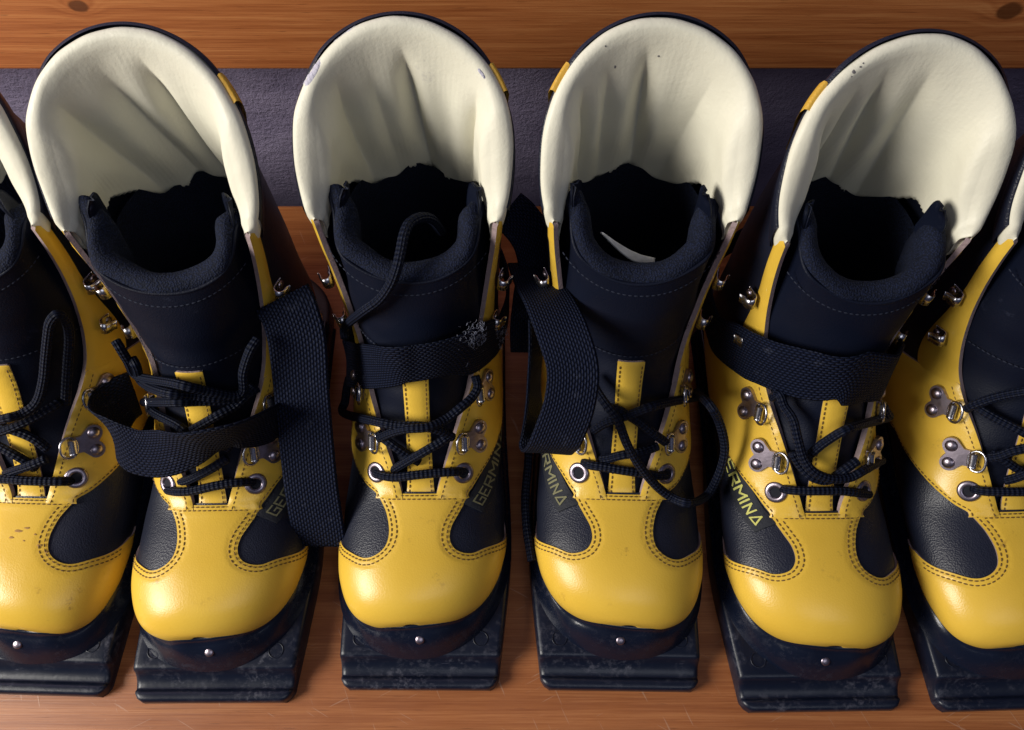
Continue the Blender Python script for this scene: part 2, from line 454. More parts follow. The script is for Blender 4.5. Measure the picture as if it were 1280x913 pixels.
class Last:
    def __init__(s, lean=0.0, twist=0.0):
        s.lean, s.twist = lean, twist
    def raw(s, t, a):
        t = np.asarray(t, float); a = np.asarray(a, float)
        t, a = np.broadcast_arrays(t, a)
        tc = np.maximum(t, 0)
        ca, sa = np.cos(a), np.sin(a)
        m = f_m(tc); eb = f_eb(tc); et = f_et(tc)
        up = ca >= 0
        ss = np.where(up, m - m * np.abs(ca), m + (1 - m) * np.abs(ca) ** np.where(up, 1, eb))
        e = np.where(up, et, 1.0)
        x = f_w(tc) * np.sign(sa) * np.abs(sa) ** e
        y = f_yt(tc) * (1 - ss) + f_yb(tc) * ss
        z = f_zt(tc) * (1 - ss) + f_zb(tc) * ss
        # lateral forefoot swings back: the toe line runs obliquely
        x = x + f_xo(tc)
        y = y + np.where(tc < .3, (x + .003) * 0.065 * (1 - smooth(.0, .3, tc)), 0)
        k = np.maximum(z - 0.09, 0) ** 2 / 0.12
        x = x + s.lean * k
        return np.stack([x, y, z], axis=-1)
    def frame(s, t, a):
        t = np.asarray(t, float); a = np.asarray(a, float)
        h = 2e-3
        t0 = np.maximum(t - h, 0.0); t1 = t + h
        ta = s.raw(t1, a) - s.raw(t0, a)
        aa = s.raw(t, a + 4e-3) - s.raw(t, a - 4e-3)
        n = np.cross(aa, ta)
        ln = np.linalg.norm(n, axis=-1, keepdims=True)
        # toe pole: straight ahead
        n = np.where(ln > 1e-12, n / np.maximum(ln, 1e-12), np.array([0, -1.0, 0]))
        ta = ta / np.maximum(np.linalg.norm(ta, axis=-1, keepdims=True), 1e-12)
        aa = aa / np.maximum(np.linalg.norm(aa, axis=-1, keepdims=True), 1e-12)
        return n, ta, aa
    def S(s, t, a, off=0.0):
        p = s.raw(t, a); n, _, _ = s.frame(t, a)
        return p + n * np.asarray(off)[..., None]

# ------------------------------------------------------------------ one boot's working set
class Work:
    def __init__(s, loc, yaw, mirror, lean):
        s.last = Last(lean); s.mirror = mirror
        s.M = Matrix.Translation(loc) @ Matrix.Rotation(yaw, 4, 'Z')
        s.Mi = s.M.inverted()
        ts = np.concatenate([np.linspace(0, .1, 14)[:-1], np.linspace(.1, 1.0, 70)])
        aa = np.linspace(-PI, PI, 120)
        T, A = np.meshgrid(ts, aa, indexing='ij')
        P = s.last.raw(T, A).reshape(-1, 3)
        s.gT, s.gA = T.ravel(), A.ravel()
        q = grid_faces(len(ts), len(aa))
        tri = [(f[0], f[1], f[2]) for f in q] + [(f[0], f[2], f[3]) for f in q]
        s.P, s.tri = P, tri
        s.bvh = BVHTree.FromPolygons([Vector(p) for p in P], tri)
    def ray(s, px, py):
        o = s.Mi @ Vector(CAM); d = (s.Mi.to_3x3() @ Vector(px_dir(px, py))).normalized()
        if s.mirror: o.x *= -1; d.x *= -1
        return o, d
    def _bary(s, loc, fi):
        i, j, k = s.tri[fi]
        A, B, C = s.P[i], s.P[j], s.P[k]; p = np.array(loc)
        v0, v1, v2 = B - A, C - A, p - A
        d00, d01, d11, d20, d21 = v0 @ v0, v0 @ v1, v1 @ v1, v2 @ v0, v2 @ v1
        den = d00 * d11 - d01 * d01
        if abs(den) < 1e-20: return s.gT[i], s.gA[i]
        b = (d11 * d20 - d01 * d21) / den; c = (d00 * d21 - d01 * d20) / den
        w = (1 - b - c, b, c)
        return (sum(w[n] * s.gT[q] for n, q in enumerate((i, j, k))), sum(w[n] * s.gA[q] for n, q in enumerate((i, j, k))))
    def px2ta(s, px, py):
        o, d = s.ray(px, py)
        loc, nor, fi, dist = s.bvh.ray_cast(o, d)
        if loc is None:
            best = None
            for k in np.linspace(0.2, 0.5, 61):
                q = o + d * k
                l2, n2, f2, ds = s.bvh.find_nearest(q)
                if best is None or ds < best[0]: best = (ds, l2, f2)
            loc, fi = best[1], best[2]
        return s._bary(loc, fi)
    def pxs(s, pts): return np.array([s.px2ta(*p) for p in pts])
    # ray to the surface inflated by a lift (canonical coordinates)
    def px2p(s, px, py, lift):
        t, a = s.px2ta(px, py)
        o, d = s.ray(px, py)
        p = s.last.S(t, a, 0.0); n, _, _ = s.last.frame(t, a)
        dn = np.array(d) @ n
        # walk back along the view ray until the wanted height above the surface
        if dn < -0.25: return p + np.array(d) * (lift / dn)
        return p + n * lift
    def proj(s, p):
        q = Vector(p)
        if s.mirror: q.x *= -1
        w = np.array(s.M @ q) - CAM
        r = w[0]; u = w[1] * math.sin(PITCH) + w[2] * math.cos(PITCH); f = w[1] * math.cos(PITCH) - w[2] * math.sin(PITCH)
        return 640 + F_PX * r / f, 456.5 - F_PX * u / f
    def at_depth_y(s, px, py, y):          # ray meets the canonical plane y = const
        o, d = s.ray(px, py); k = (y - o.y) / d.y
        return np.array(o + d * k)
    def at_depth_x(s, px, py, x):
        o, d = s.ray(px, py); k = (x - o.x) / d.x
        return np.array(o + d * k)

# ------------------------------------------------------------------ panels cut in (t, a) and laid on the last
_CDT = {}
def panel(wk, outline_ta, off, thick, name, mats, parent, step=0.0016, fill=0.0021, groove=(), kind=None):
    o = np.asarray(outline_ta, float)
    m = np.stack([t2l(o[:, 0]), o[:, 1] * AR], axis=1)
    ring = resample(m, step, closed=True)
    n = len(ring)
    lo, hi = ring.min(0), ring.max(0)
    gx = np.arange(lo[0] + fill / 2, hi[0], fill); gy = np.arange(lo[1] + fill / 2, hi[1], fill)
    pts = []
    if len(gx) and len(gy):
        G = np.stack(np.meshgrid(gx, gy, indexing='ij'), -1).reshape(-1, 2)
        # inside test and distance from the edge
        x, y = G[:, 0], G[:, 1]; ins = np.zeros(len(G), bool)
        dmin = np.full(len(G), 1e9)
        for i in range(n):
            a, b = ring[i], ring[(i+1) % n]
            c = ((a[1] > y) != (b[1] > y))
            with np.errstate(divide='ignore', invalid='ignore'):
                xi = (b[0]-a[0]) * (y-a[1]) / (b[1]-a[1]) + a[0]
            ins ^= c & (x < xi)
            dmin = np.minimum(dmin, np.hypot(x - a[0], y - a[1]))
        pts = G[ins & (dmin > fill * 0.55)]
    key = (name, n, round(float(ring.sum()), 6))
    allp = None if key in _CDT else [Vector(p) for p in ring] + [Vector(p) for p in pts]
    edges = [(i, (i+1) % n) for i in range(n)]
    if key not in _CDT:
        vco, ved, vfa, ov, oe, of = delaunay_2d_cdt(allp, edges, [], 1, 1e-7)
        _CDT[key] = (np.array([[v.x, v.y] for v in vco]), [tuple(f) for f in vfa])
    V2, vfa = _CDT[key]
    t = l2t(V2[:, 0]); a = V2[:, 1] / AR
    # distance to the ring: round the cut edge over
    d = np.full(len(V2), 1e9)
    for i in range(n): d = np.minimum(d, np.hypot(V2[:, 0] - ring[i, 0], V2[:, 1] - ring[i, 1]))
    o_ = off - 0.28 * thick * np.exp(-d / 0.0007)
    for g_ in groove: o_ = o_ - .00042 * np.exp(-((d - g_) / .00075) ** 2) * (np.abs(a) < 1.9) * (t > .10)
    P = wk.last.S(t, a, o_)
    faces = [tuple(f) for f in vfa]
    # orient outward
    N, _, _ = wk.last.frame(t, a)
    fa = np.array(faces)
    g = np.cross(P[fa[:, 1]] - P[fa[:, 0]], P[fa[:, 2]] - P[fa[:, 0]])
    bad = np.sum(g * N[fa[:, 0]], 1) < 0
    fa[bad] = fa[bad][:, ::-1]
    ff = [tuple(f) for f in fa.tolist()]
    idx = [0] * len(ff)
    # skirt
    tr = l2t(ring[:, 0]); ar = ring[:, 1] / AR
    top = wk.last.S(tr, ar, off - 0.28 * thick); bot = wk.last.S(tr, ar, off - thick)
    b0 = len(P)
    P = np.vstack([P, top, bot])
    area = 0.5 * np.sum(ring[:, 0] * np.roll(ring[:, 1], -1) - np.roll(ring[:, 0], -1) * ring[:, 1])
    for i in range(n):
        j = (i + 1) % n
        f = (b0 + i, b0 + n + i, b0 + n + j, b0 + j)
        ff.append(f if area < 0 else tuple(reversed(f))); idx.append(1)
    ml = mats if isinstance(mats, (list, tuple)) else [mats, mats]
    return mesh_obj(name, P, ff, ml, parent, idx, flip=wk.mirror, kind=kind)

def inset(path_ta, d, closed=False):
    """offset a (t,a) path sideways by d metres (positive = left of travel in (l, a))"""
    p = np.asarray(path_ta, float)
    m = np.stack([t2l(p[:, 0]), p[:, 1] * AR], axis=1)
    m = resample(m, 0.0009)
    k = 5
    ms = np.stack([np.convolve(np.pad(m[:, c], k // 2, mode='edge'), np.ones(k) / k, 'valid') for c in (0, 1)], 1)
    tg = np.gradient(ms, axis=0); tg /= np.maximum(np.linalg.norm(tg, axis=1, keepdims=True), 1e-9)
    nrm = np.stack([-tg[:, 1], tg[:, 0]], 1)
    q = ms + nrm * d
    # drop points that fold back
    keep = np.ones(len(q), bool)
    for i in range(len(q)):
        if np.min(np.hypot(*(ms - q[i]).T)) < abs(d) * 0.93: keep[i] = False
    q = q[keep]
    return np.stack([l2t(q[:, 0]), q[:, 1] / AR], 1)

def stitches(wk, paths_ta, off, name, parent, mat='thread', dash=0.0017, gap=0.0007, w=0.00031, h=0.00024):
    V, Fc = [], []
    for path in paths_ta:
        p = np.asarray(path, float)
        if len(p) < 2: continue
        P = wk.last.S(p[:, 0], p[:, 1], off); N, _, _ = wk.last.frame(p[:, 0], p[:, 1])
        L = np.concatenate([[0], np.cumsum(np.linalg.norm(np.diff(P, axis=0), axis=1))])
        s0 = 0.0
        while s0 + dash < L[-1]:
            qs = np.array([s0, s0 + dash * .3, s0 + dash * .7, s0 + dash])
            c = np.stack([np.interp(qs, L, P[:, k]) for k in range(3)], 1)
            nn = np.stack([np.interp(qs, L, N[:, k]) for k in range(3)], 1)
            nn /= np.linalg.norm(nn, axis=1, keepdims=True)
            tg = c[-1] - c[0]; ln = np.linalg.norm(tg)
            s0 += dash + gap
            if ln < dash * .6: continue
            sd = np.cross(nn, tg / ln); b = len(V)
            for i, (hh, ww) in enumerate(((-.3, .5), (1, 1), (1, 1), (-.3, .5))):
                V += [c[i] - sd[i] * w * ww - nn[i] * h * .4, c[i] + nn[i] * h * hh, c[i] + sd[i] * w * ww - nn[i] * h * .4]
            for i in range(3):
                q = b + 3 * i
                Fc += [(q, q+1, q+4, q+3), (q+1, q+2, q+5, q+4)]
    if not V: return None
    return mesh_obj(name, np.array(V), Fc, mat, parent, flip=wk.mirror, kind='stuff')

def tube(wk, P, r, name, mat, parent, seg=10, flat=1.0, up=None, caps=True):
    P = np.asarray(P, float); n = len(P)
    tg = np.gradient(P, axis=0); tg /= np.maximum(np.linalg.norm(tg, axis=1, keepdims=True), 1e-12)
    u = np.cross(tg[0], [0.13, 0.31, 0.94] if up is None else up); u /= np.linalg.norm(u)
    V, uv = [], []
    L = np.concatenate([[0], np.cumsum(np.linalg.norm(np.diff(P, axis=0), axis=1))])
    rr = np.broadcast_to(r, (n,))
    for i in range(n):
        u = u - tg[i] * (u @ tg[i]); u /= np.linalg.norm(u)
        w = np.cross(tg[i], u)
        for k in range(seg):
            an = 2 * PI * k / seg
            V.append(P[i] + (u * math.cos(an) + w * math.sin(an) * flat) * rr[i])
    Fc, UV = [], []
    for i in range(n - 1):
        for k in range(seg):
            k2 = (k + 1) % seg
            Fc.append((i*seg + k, i*seg + k2, (i+1)*seg + k2, (i+1)*seg + k))
            UV.append(((L[i], k/seg), (L[i], (k+1)/seg), (L[i+1], (k+1)/seg), (L[i+1], k/seg)))
    if caps:
        Fc.append(tuple(reversed(range(seg)))); UV.append(tuple((0, 0) for _ in range(seg)))
        Fc.append(tuple(range((n-1)*seg, n*seg))); UV.append(tuple((0, 0) for _ in range(seg)))
    return mesh_obj(name, np.array(V), Fc, mat, parent, uvs=UV, flip=wk.mirror)

def ribbon(wk, C, W, width, thick, name, mat, parent, edge_mat=None):
    """C centre line, W unit vectors across; a webbing band with real thickness and rounded selvedges"""
    C = np.asarray(C, float); W = np.asarray(W, float); n = len(C)
    tg = np.gradient(C, axis=0); tg /= np.maximum(np.linalg.norm(tg, axis=1, keepdims=True), 1e-12)
    W = W - tg * np.sum(W * tg, 1, keepdims=True); W /= np.linalg.norm(W, axis=1, keepdims=True)
    N = np.cross(W, tg)
    wd = np.broadcast_to(width, (n,))
    prof = [(-.5, 0), (-.485, .42), (-.44, .5)] + [(x, .5) for x in np.linspace(-.36, .36, 9)] + [(.44, .5), (.485, .42), (.5, 0)]
    prof = prof + [(x, -y) for x, y in reversed(prof[1:-1])]
    k = len(prof); V = []
    L = np.concatenate([[0], np.cumsum(np.linalg.norm(np.diff(C, axis=0), axis=1))])
    for i in range(n):
        for x, y in prof: V.append(C[i] + W[i] * x * wd[i] + N[i] * y * thick)
    Fc, UV = [], []
    for i in range(n - 1):
        for j in range(k):
            j2 = (j + 1) % k
            Fc.append((i*k + j, i*k + j2, (i+1)*k + j2, (i+1)*k + j))
            a, b = prof[j][0] * 0.024, prof[j2][0] * 0.024
            UV.append(((L[i], a), (L[i], b), (L[i+1], b), (L[i+1], a)))
    Fc.append(tuple(reversed(range(k)))); UV.append(tuple((0, 0) for _ in range(k)))
    Fc.append(tuple(range((n-1)*k, n*k))); UV.append(tuple((0, 0) for _ in range(k)))
    return mesh_obj(name, np.array(V), Fc, mat, parent, uvs=UV, flip=wk.mirror)

# ------------------------------------------------------------------ pattern pieces, traced once on the third boot
def make_work(px, py, yaw, mirror, lean):
    p = ground(px, py, 0.005)
    return Work((p[0], p[1], 0.0), math.radians(yaw), mirror, -lean if mirror else lean)

SPEC = {   # front edge of the sole in the photograph, yaw, mirrored (right foot), shaft lean
    1: (33, 868, -1.5, True, -0.03),
    2: (267, 878, 0.3, False, 0.02),
    3: (525, 862, -0.2, False, 0.02),
    4: (774, 863, -0.8, True, 0.0),
    5: (1027, 889, 0.8, True, 0.03),
    6: (1274, 887, 1.5, False, 0.02),
}
WORK = {k: make_work(*v) for k, v in SPEC.items()}
ref = WORK[3]

# toe cap: right (lateral) wing -> notch -> top -> notch -> left (medial) wing
cap_r = ref.pxs([(633, 668), (609, 684), (588, 692), (570, 688), (562, 675), (564, 659), (573, 642), (581, 627), (585, 616)])
cap_l = ref.pxs([(472, 617), (478, 628), (484, 643), (487, 663), (483, 682), (471, 694), (456, 698), (440, 691), (429, 680)])
A_LOW = 2.05
def wing_end(p, sgn):
    q = p.copy()
    return np.array([[min(q[0] + .05, .36), sgn * max(abs(q[1]) + .25, 1.75)], [q[0] + .075, sgn * A_LOW]])
side_r = catmull(np.vstack([wing_end(cap_r[0], 1)[::-1], cap_r]), 6)
side_l = catmull(np.vstack([cap_l, wing_end(cap_l[-1], -1)]), 6)
CAP_EDGE = np.vstack([side_r, side_l])
CAP_OUT = np.vstack([np.array([[0.0, a] for a in np.linspace(-A_LOW, A_LOW, 40)]), CAP_EDGE])

# throat edges of the two eyestays, from the toe up to the tip of the lining
T_TIP = 0.955
_ot = Pchip([.30, .348, .392, .434, .51, .57, .65, .72, .80, .87, .955, 1.1], [.15, .215, .30, .39, .57, .72, .86, .95, 1.02, 1.07, 1.12, 1.16])
OPEN = {-1: lambda q: _ot(q) + .012, 1: lambda q: _ot(q) - .012}
T_THR = 0.348
stay_low = {1: np.array([[.342, .605], [.385, .86], [.42, 1.20], [.445, 1.50]]), -1: np.array([[.340, -.557], [.36, -.75], [.388, -1.02], [.415, -1.28], [.44, -1.5]])}

def build_pattern():
    out = {}
    for sg in (-1, 1):
        f = OPEN[sg]
        tl = np.linspace(T_THR - .012, T_TIP - .01, 60)
        inner = np.stack([tl, sg * f(tl)], 1)
        low = stay_low[sg]
        # lower ankle panel: its outer edge runs back behind the ankle
        t_split = 0.60
        tl2 = np.linspace(T_THR - .02, t_split, 40)
        inner_lo = np.stack([tl2, sg * f(tl2)], 1)
        last = low[-1]
        outer = np.vstack([[[T_THR - .02, low[0, 1]]], low, [[last[0] + .06, sg * (abs(last[1]) + .35)], [t_split - .01, sg * (abs(last[1]) + .55)]]])
        outer = catmull(outer, 5)
        out[sg] = dict(low=np.vstack([inner_lo, outer[::-1]]), low_in=inner_lo, low_out=outer)
        tu = np.linspace(t_split - .03, T_TIP - .005, 50)
        iu = np.stack([tu, sg * f(tu)], 1)
        wdt = 0.42 - .26 * smooth(.57, .82, tu)
        ou = np.stack([tu, sg * (f(tu) + wdt)], 1)
        out[sg]['up'] = np.vstack([iu, ou[::-1]]); out[sg]['up_in'] = iu; out[sg]['up_out'] = ou
    return out
PAT = build_pattern()

# ------------------------------------------------------------------ boot parts
def sole_part(wk, parent):
    hw_t = Pchip([0, .03, .07, .11, .15, .20, .225, .245], [.0374, .0396, .0420, .0400, .0355, .0345, .0330, .0300])
    xc_t = Pchip([0, .06, .12, .25], [-.0005, .0012, 0.0, 0.0])
    prof = [(0.0004, 0.0), (0.0, .0008), (0.0, .0050), (.0004, .0064), (.0016, .0072), (.0040, .0072), (.0052, .0066), (.0056, .0056),
            (.0066, .0056), (.0090, .0064), (.0112, .0080), (.0128, .0102), (.0136, .0124), (.0146, .0131), (.0160, .0132)]
    ys = list(np.linspace(.020, .215, 40)); end = .2435
    prof += [(y, .0132) for y in ys] + [(.215 + (end - .215) * math.sin(q), .0132) for q in np.linspace(0, PI/2, 14)[1:]]
    cols = [(-1, -1), (-.995, -.0016), (-.975, -.0003)] + [(x, 0) for x in np.linspace(-.93, .93, 25)] + [(.975, -.0003), (.995, -.0016), (1, -1)]
    V = []; R = len(prof); Cn = len(cols)
    for (y, z) in prof:
        hw = float(hw_t(min(y, .245)))
        r = .0055
        if y < r: hw -= r - math.sqrt(max(r*r - (r - max(y, 0.0003))**2, 0))
        if y > .215:
            hw *= math.sqrt(max(0.004, 1 - ((y - .215) / (end - .215)) ** 2 * .996))
        xc = float(xc_t(y))
        for (cx, dz) in cols:
            zz = 0.0 if dz == -1 else max(z + dz, 0)
            V.append((xc + cx * hw, y, zz))
    Fc = grid_faces(R, Cn)
    o = mesh_obj('sole', V, Fc, 'rubber', parent, flip=wk.mirror)
    # moulded rings on the plate
    for cx in (-.0290, .0285):
        ring_tube(wk, (cx, .0218, .0133), 'mould_mark', o, .0034, .00028, 'rubber')
    # mould line across the plate
    return o

def ring_tube(wk, c, name, parent, R, r, mat):
    V = []; n, m = 36, 6
    for i in range(n):
        an = 2 * PI * i / n
        for k in range(m):
            b = 2 * PI * k / m
            V.append((c[0] + (R + r * math.cos(b)) * math.cos(an), c[1] + (R + r * math.cos(b)) * math.sin(an), c[2] + r * math.sin(b)))
    Fc = [(i*m + k, ((i+1) % n)*m + k, ((i+1) % n)*m + (k+1) % m, i*m + (k+1) % m) for i in range(n) for k in range(m)]
    return mesh_obj(name, V, Fc, mat, parent, flip=wk.mirror)

def bumper_part(wk, parent, rng):
    # follows the foot outline low down, from one side of the heel round the toe to the other
    ts = np.concatenate([np.linspace(.60, .06, 60), np.linspace(.05, 0, 14)])
    A = 1.95
    t_all = np.concatenate([ts, ts[::-1][1:]]); a_all = np.concatenate([np.full(len(ts), -A), np.full(len(ts) - 1, A)])
    # toe arc: sweep the angle where t reaches zero
    P = wk.last.raw(t_all, a_all)
    n = len(P)
    xy = P[:, :2].copy()
    xy = resample(xy, 0.0016); k = 9
    xs = np.stack([np.convolve(np.pad(xy[:, c], k // 2, mode='edge'), np.ones(k) / k, 'valid') for c in (0, 1)], 1)
    xs[:3], xs[-3:] = xy[:3], xy[-3:]
    tg = np.gradient(xs, axis=0); tg /= np.linalg.norm(tg, axis=1, keepdims=True)
    nr = np.stack([tg[:, 1], -tg[:, 0]], 1)
    if np.mean(nr[:, 1][len(nr)//2-5:len(nr)//2+5]) > 0: nr = -nr
    V = []; i0 = int(np.argmin(np.abs(xs[:, 0] - .0005) + (xs[:, 1] > .05) * 1.0))
    L = np.concatenate([[0], np.cumsum(np.linalg.norm(np.diff(xs, axis=0), axis=1))]); mid = L[-1] / 2
    for i in range(len(xs)):
        s = (L[i] - L[i0])
        front = math.exp(-(s / .026) ** 4)
        side = math.exp(-(s / .060) ** 4)
        zt = .0225 + .0040 * math.exp(-(s / .018) ** 6) + .0016 * side + 0.0006 * math.sin(s * 260) * front
        e = .0016 + .0022 * side + .0058 * math.exp(-(s / .024) ** 2)
        pr = [(-.0040, zt - .002), (-.0006, zt), (.0006, zt + .0006), (.0016, zt + .0004), (.0024, zt - .0006)]
        for q in np.linspace(0, 1, 6):
            ease = q ** 1.5
            pr.append((.0024 + (e + .0010 - .0024 + .002) * q, (zt - .0012) + (.0150 - zt + .0012) * (ease)))
        pr.append((e + .0042, .0131))
        for (o_, z) in pr: V.append((xs[i, 0] + nr[i, 0] * o_, xs[i, 1] + nr[i, 1] * o_, z))
    R = len(xs); Fc = [tuple(f) for f in grid_faces(R, len(pr))]
    # orient
    f = Fc[len(Fc)//2]; V = np.array(V)
    g = np.cross(V[f[1]] - V[f[0]], V[f[3]] - V[f[0]])
    if g[2] < 0: Fc = [tuple(reversed(q)) for q in Fc]
    o = mesh_obj('toe_bumper', V, Fc, 'gloss_rubber', parent, flip=wk.mirror)
    # screw in the middle of the bumper
    i = i0; c = (xs[i, 0], xs[i, 1] - .0068, .0236)
    dome(wk, c, (0.0, -.45, .89), .0021, .0008, 'screw', 'bronze', o)
    return o

def dome(wk, c, nrm, r, h, name, mat, parent, skirt=.0006):
    n = np.array(nrm, float); n /= np.linalg.norm(n)
    u = np.cross(n, [0, 0, 1.0]);
    if np.linalg.norm(u) < 1e-4: u = np.array([1.0, 0, 0])
    u /= np.linalg.norm(u); w = np.cross(n, u); c = np.array(c, float)
    V = []; seg = 20; rings = 5
    for k in range(rings + 1):
        q = (PI / 2) * k / rings
        for j in range(seg):
            an = 2 * PI * j / seg
            V.append(c + (u * math.cos(an) + w * math.sin(an)) * r * math.cos(q) * (1 if k < rings else 0.02) + n * (h * math.sin(q)))
    V += [c + (u * math.cos(2*PI*j/seg) + w * math.sin(2*PI*j/seg)) * r - n * skirt for j in range(seg)]
    Fc = grid_faces(rings + 1, seg, 0, True)
    b = (rings + 1) * seg
    Fc += [(b + j, b + (j+1) % seg, (j+1) % seg, j) for j in range(seg)]
    return mesh_obj(name, V, Fc, mat, parent, flip=wk.mirror)

def upper_part(wk, parent):
    ts = np.concatenate([np.linspace(0, .12, 18)[:-1], np.linspace(.12, 1.0, 110)])
    aa = np.linspace(-PI, PI, 160)
    T, A = np.meshgrid(ts, aa, indexing='ij')
    # the back rim of the shaft dips a little at the tips of the lining
    P = wk.last.raw(T, A).reshape(-1, 3)
    Fc = []
    C = len(aa)
    for i in range(len(ts) - 1):
        for j in range(C - 1):
            tm = (ts[i] + ts[i+1]) / 2; am = (aa[j] + aa[j+1]) / 2
            sg = 1 if am > 0 else -1
            if tm > T_THR and abs(am) < OPEN[sg](min(tm, T_TIP)) + .10: continue
            at = float(OPEN[sg](T_TIP)) + .02
            uu = 1 - (abs(am) - at) / (PI - at)
            if tm > 1.0 - .048 * float(smooth(.62, 1.0, uu)) - .012: continue
            Fc.append((i*C + j, i*C + j + 1, (i+1)*C + j + 1, (i+1)*C + j))
    return mesh_obj('upper', P, Fc, 'black', parent, flip=wk.mirror)

def inner_part(wk, parent, rng):
    ts = np.concatenate([np.linspace(.03, .12, 8)[:-1], np.linspace(.12, .86, 60)])
    aa = np.linspace(-PI, PI, 110)
    T, A = np.meshgrid(ts, aa, indexing='ij')
    off = np.full(T.shape, -.0095)
    off = np.where(T > .6, -.0075, off) - .004 * (1 - smooth(.3, .6, T)) * 0
    # the front half lies behind the tongue
    fr = smooth(1.6, 1.0, np.abs(A)) if False else 1 - smooth(1.0, 1.7, np.abs(A))
    off = off - .004 * fr
    at = float(OPEN[1](T_TIP)) + .02
    top = np.minimum(hem_t((1 - np.clip((np.abs(A) - at) / (PI - at), 0, 1)) * np.sign(A), rng) + .003, .85)
    T2 = np.where(T > .5, .5 + (T - .5) / .36 * (top - .5), T)
    P = wk.last.S(T2, A, off).reshape(-1, 3)
    Fc = [tuple(reversed(f)) for f in grid_faces(len(ts), len(aa))]
    return mesh_obj('inner_sock', P, Fc, 'mesh', parent, flip=wk.mirror)

def hem_t(us, rng):
    au = np.abs(us)
    return .818 + .020 * np.exp(-(au / .16) ** 1.2) + .062 * smooth(.28, .68, au) + .0022 * np.cos(us * 31 + rng) + .0012 * np.sin(us * 190)

def lining_part(wk, parent, folds, rng):
    a_tip = {-1: float(OPEN[-1](T_TIP)) + .02, 1: float(OPEN[1](T_TIP)) + .02}
    nu = 260
    us = np.linspace(-1, 1, nu); au = np.abs(us); sg = np.where(us < 0, -1, 1)
    at = np.where(us < 0, a_tip[-1], a_tip[1])
    # u = -1 is the medial (-x) tip, u = +1 the lateral one; a runs from -a_tip through +-pi
    a = sg * (at + (PI - at) * (1 - au))
    t_r = 1.0 - .048 * smooth(.62, 1.0, au)
    t_b = hem_t(us, rng)
    t_b = t_b + (t_r - .045 - t_b) * smooth(.70, .97, au)
    th = .0052 + .0026 * smooth(.45, .72, au) - .0040 * smooth(.80, 1.0, au)
    tipk = 1 - smooth(.95, 1.0, au) * .75
    p0 = wk.last.raw(t_r, a); n, td, ad = wk.last.frame(t_r, a)
    lip = .0034 * tipk
    wob = .00020 * np.sin(us * 9 + rng * 3) + .00004 * np.sin(us * 41 + rng)
    one = np.ones(nu); pts = []
    for off, ext in [(.0009, -.0100 * one), (.0018, -.0072 * one), (.0023, -.0035 * one), (.0023, 0 * one), (.0019, lip * .50), (.0010, lip * .85), (-.0002, lip), (-.0016, lip * .92), (-.0030, lip * .62)]:
        pts.append(p0 + n * ((off if off > 0 else off * th / .0052) * tipk + wob)[:, None] + td * (ext + wob)[:, None])
    nin = 40
    for k in range(1, nin + 1):
        v = k / nin
        t = t_r + (t_b - t_r) * v
        # folds: valleys running down the padded lining
        d = np.zeros(nu)
        fade = float(smooth(.04, .42, v)) * (1 - .55 * float(smooth(.6, 1.0, v))) * (1 - smooth(.78, .93, au))
        for (c, slant, amp, sharp) in folds:
            x = (us - (c + slant * (v - .5))) / sharp
            d += amp * (np.exp(-np.abs(x) ** 1.3) - .22 * np.exp(-((np.abs(x) - 2.4) / 1.6) ** 2))
        ev = np.clip(v * 1.0 / np.maximum(.42 - .10 * smooth(.5, .8, au), .1), 0, 1); ev = 1 - (1 - ev) ** 2
        off = -.0036 * th / .0052 * tipk - (th + .0030 - .0036 * th / .0052) * ev * (.55 + .45 * (1 - smooth(.7, .95, au))) * (1 - .25 * smooth(.6, 1.0, np.full(nu, v))) + d * fade
        off = np.minimum(off, -.0008)
        pts.append(wk.last.S(t, a, off))
    # tuck the lower hem in against the sock
    pts.append(wk.last.S(t_b - .012, a, -th * .45 - .001))
    V = np.stack(pts, 1).reshape(-1, 3)
    C = len(pts)
    Fc = grid_faces(nu, C)
    V = np.array(V)
    f = Fc[(nu // 2) * (C - 1) + C // 2]
    g = np.cross(V[f[1]] - V[f[0]], V[f[3]] - V[f[0]])
    if g[1] > 0: Fc = [tuple(reversed(q)) for q in Fc]
    # close the two pointed ends
    Fc.append(tuple(range(C)));  Fc.append(tuple(reversed(range((nu-1)*C, nu*C))))
    o = mesh_obj('cuff_lining', V, Fc, 'cream', parent, flip=wk.mirror)
    # black binding round the outside of the rim
    V2 = []
    us2 = np.linspace(-.93, .93, 130)
    for u in us2:
        sg = -1 if u < 0 else 1
        a = sg * (a_tip[sg] + (PI - a_tip[sg]) * (1 - abs(u)))
        t_r = 1.0 - .048 * float(smooth(.62, 1.0, abs(u)))
        p0 = wk.last.raw(t_r, a); n, td, ad = wk.last.frame(np.array(t_r), np.array(a))
        for off, ext in ((.0002, -.014), (.0014, -.0132), (.0024, -.009), (.0030, -.004), (.0031, -.0012), (.0024, .0002), (.0010, .0004)):
            up_ = 1 - float(smooth(.34, .60, abs(u)))
            V2.append(p0 + n * (off + .0006 * up_) + td * (ext + (.0030 * up_ if ext > -.006 else 0)))
    C2 = 7; F2 = grid_faces(len(us2), C2)
    V2 = np.array(V2); f = F2[65 * 6 + 3]
    if np.cross(V2[f[1]] - V2[f[0]], V2[f[3]] - V2[f[0]])[1] < 0: F2 = [tuple(reversed(q)) for q in F2]
    mesh_obj('cuff_binding', V2, F2, 'black', parent, flip=wk.mirror)
    return o

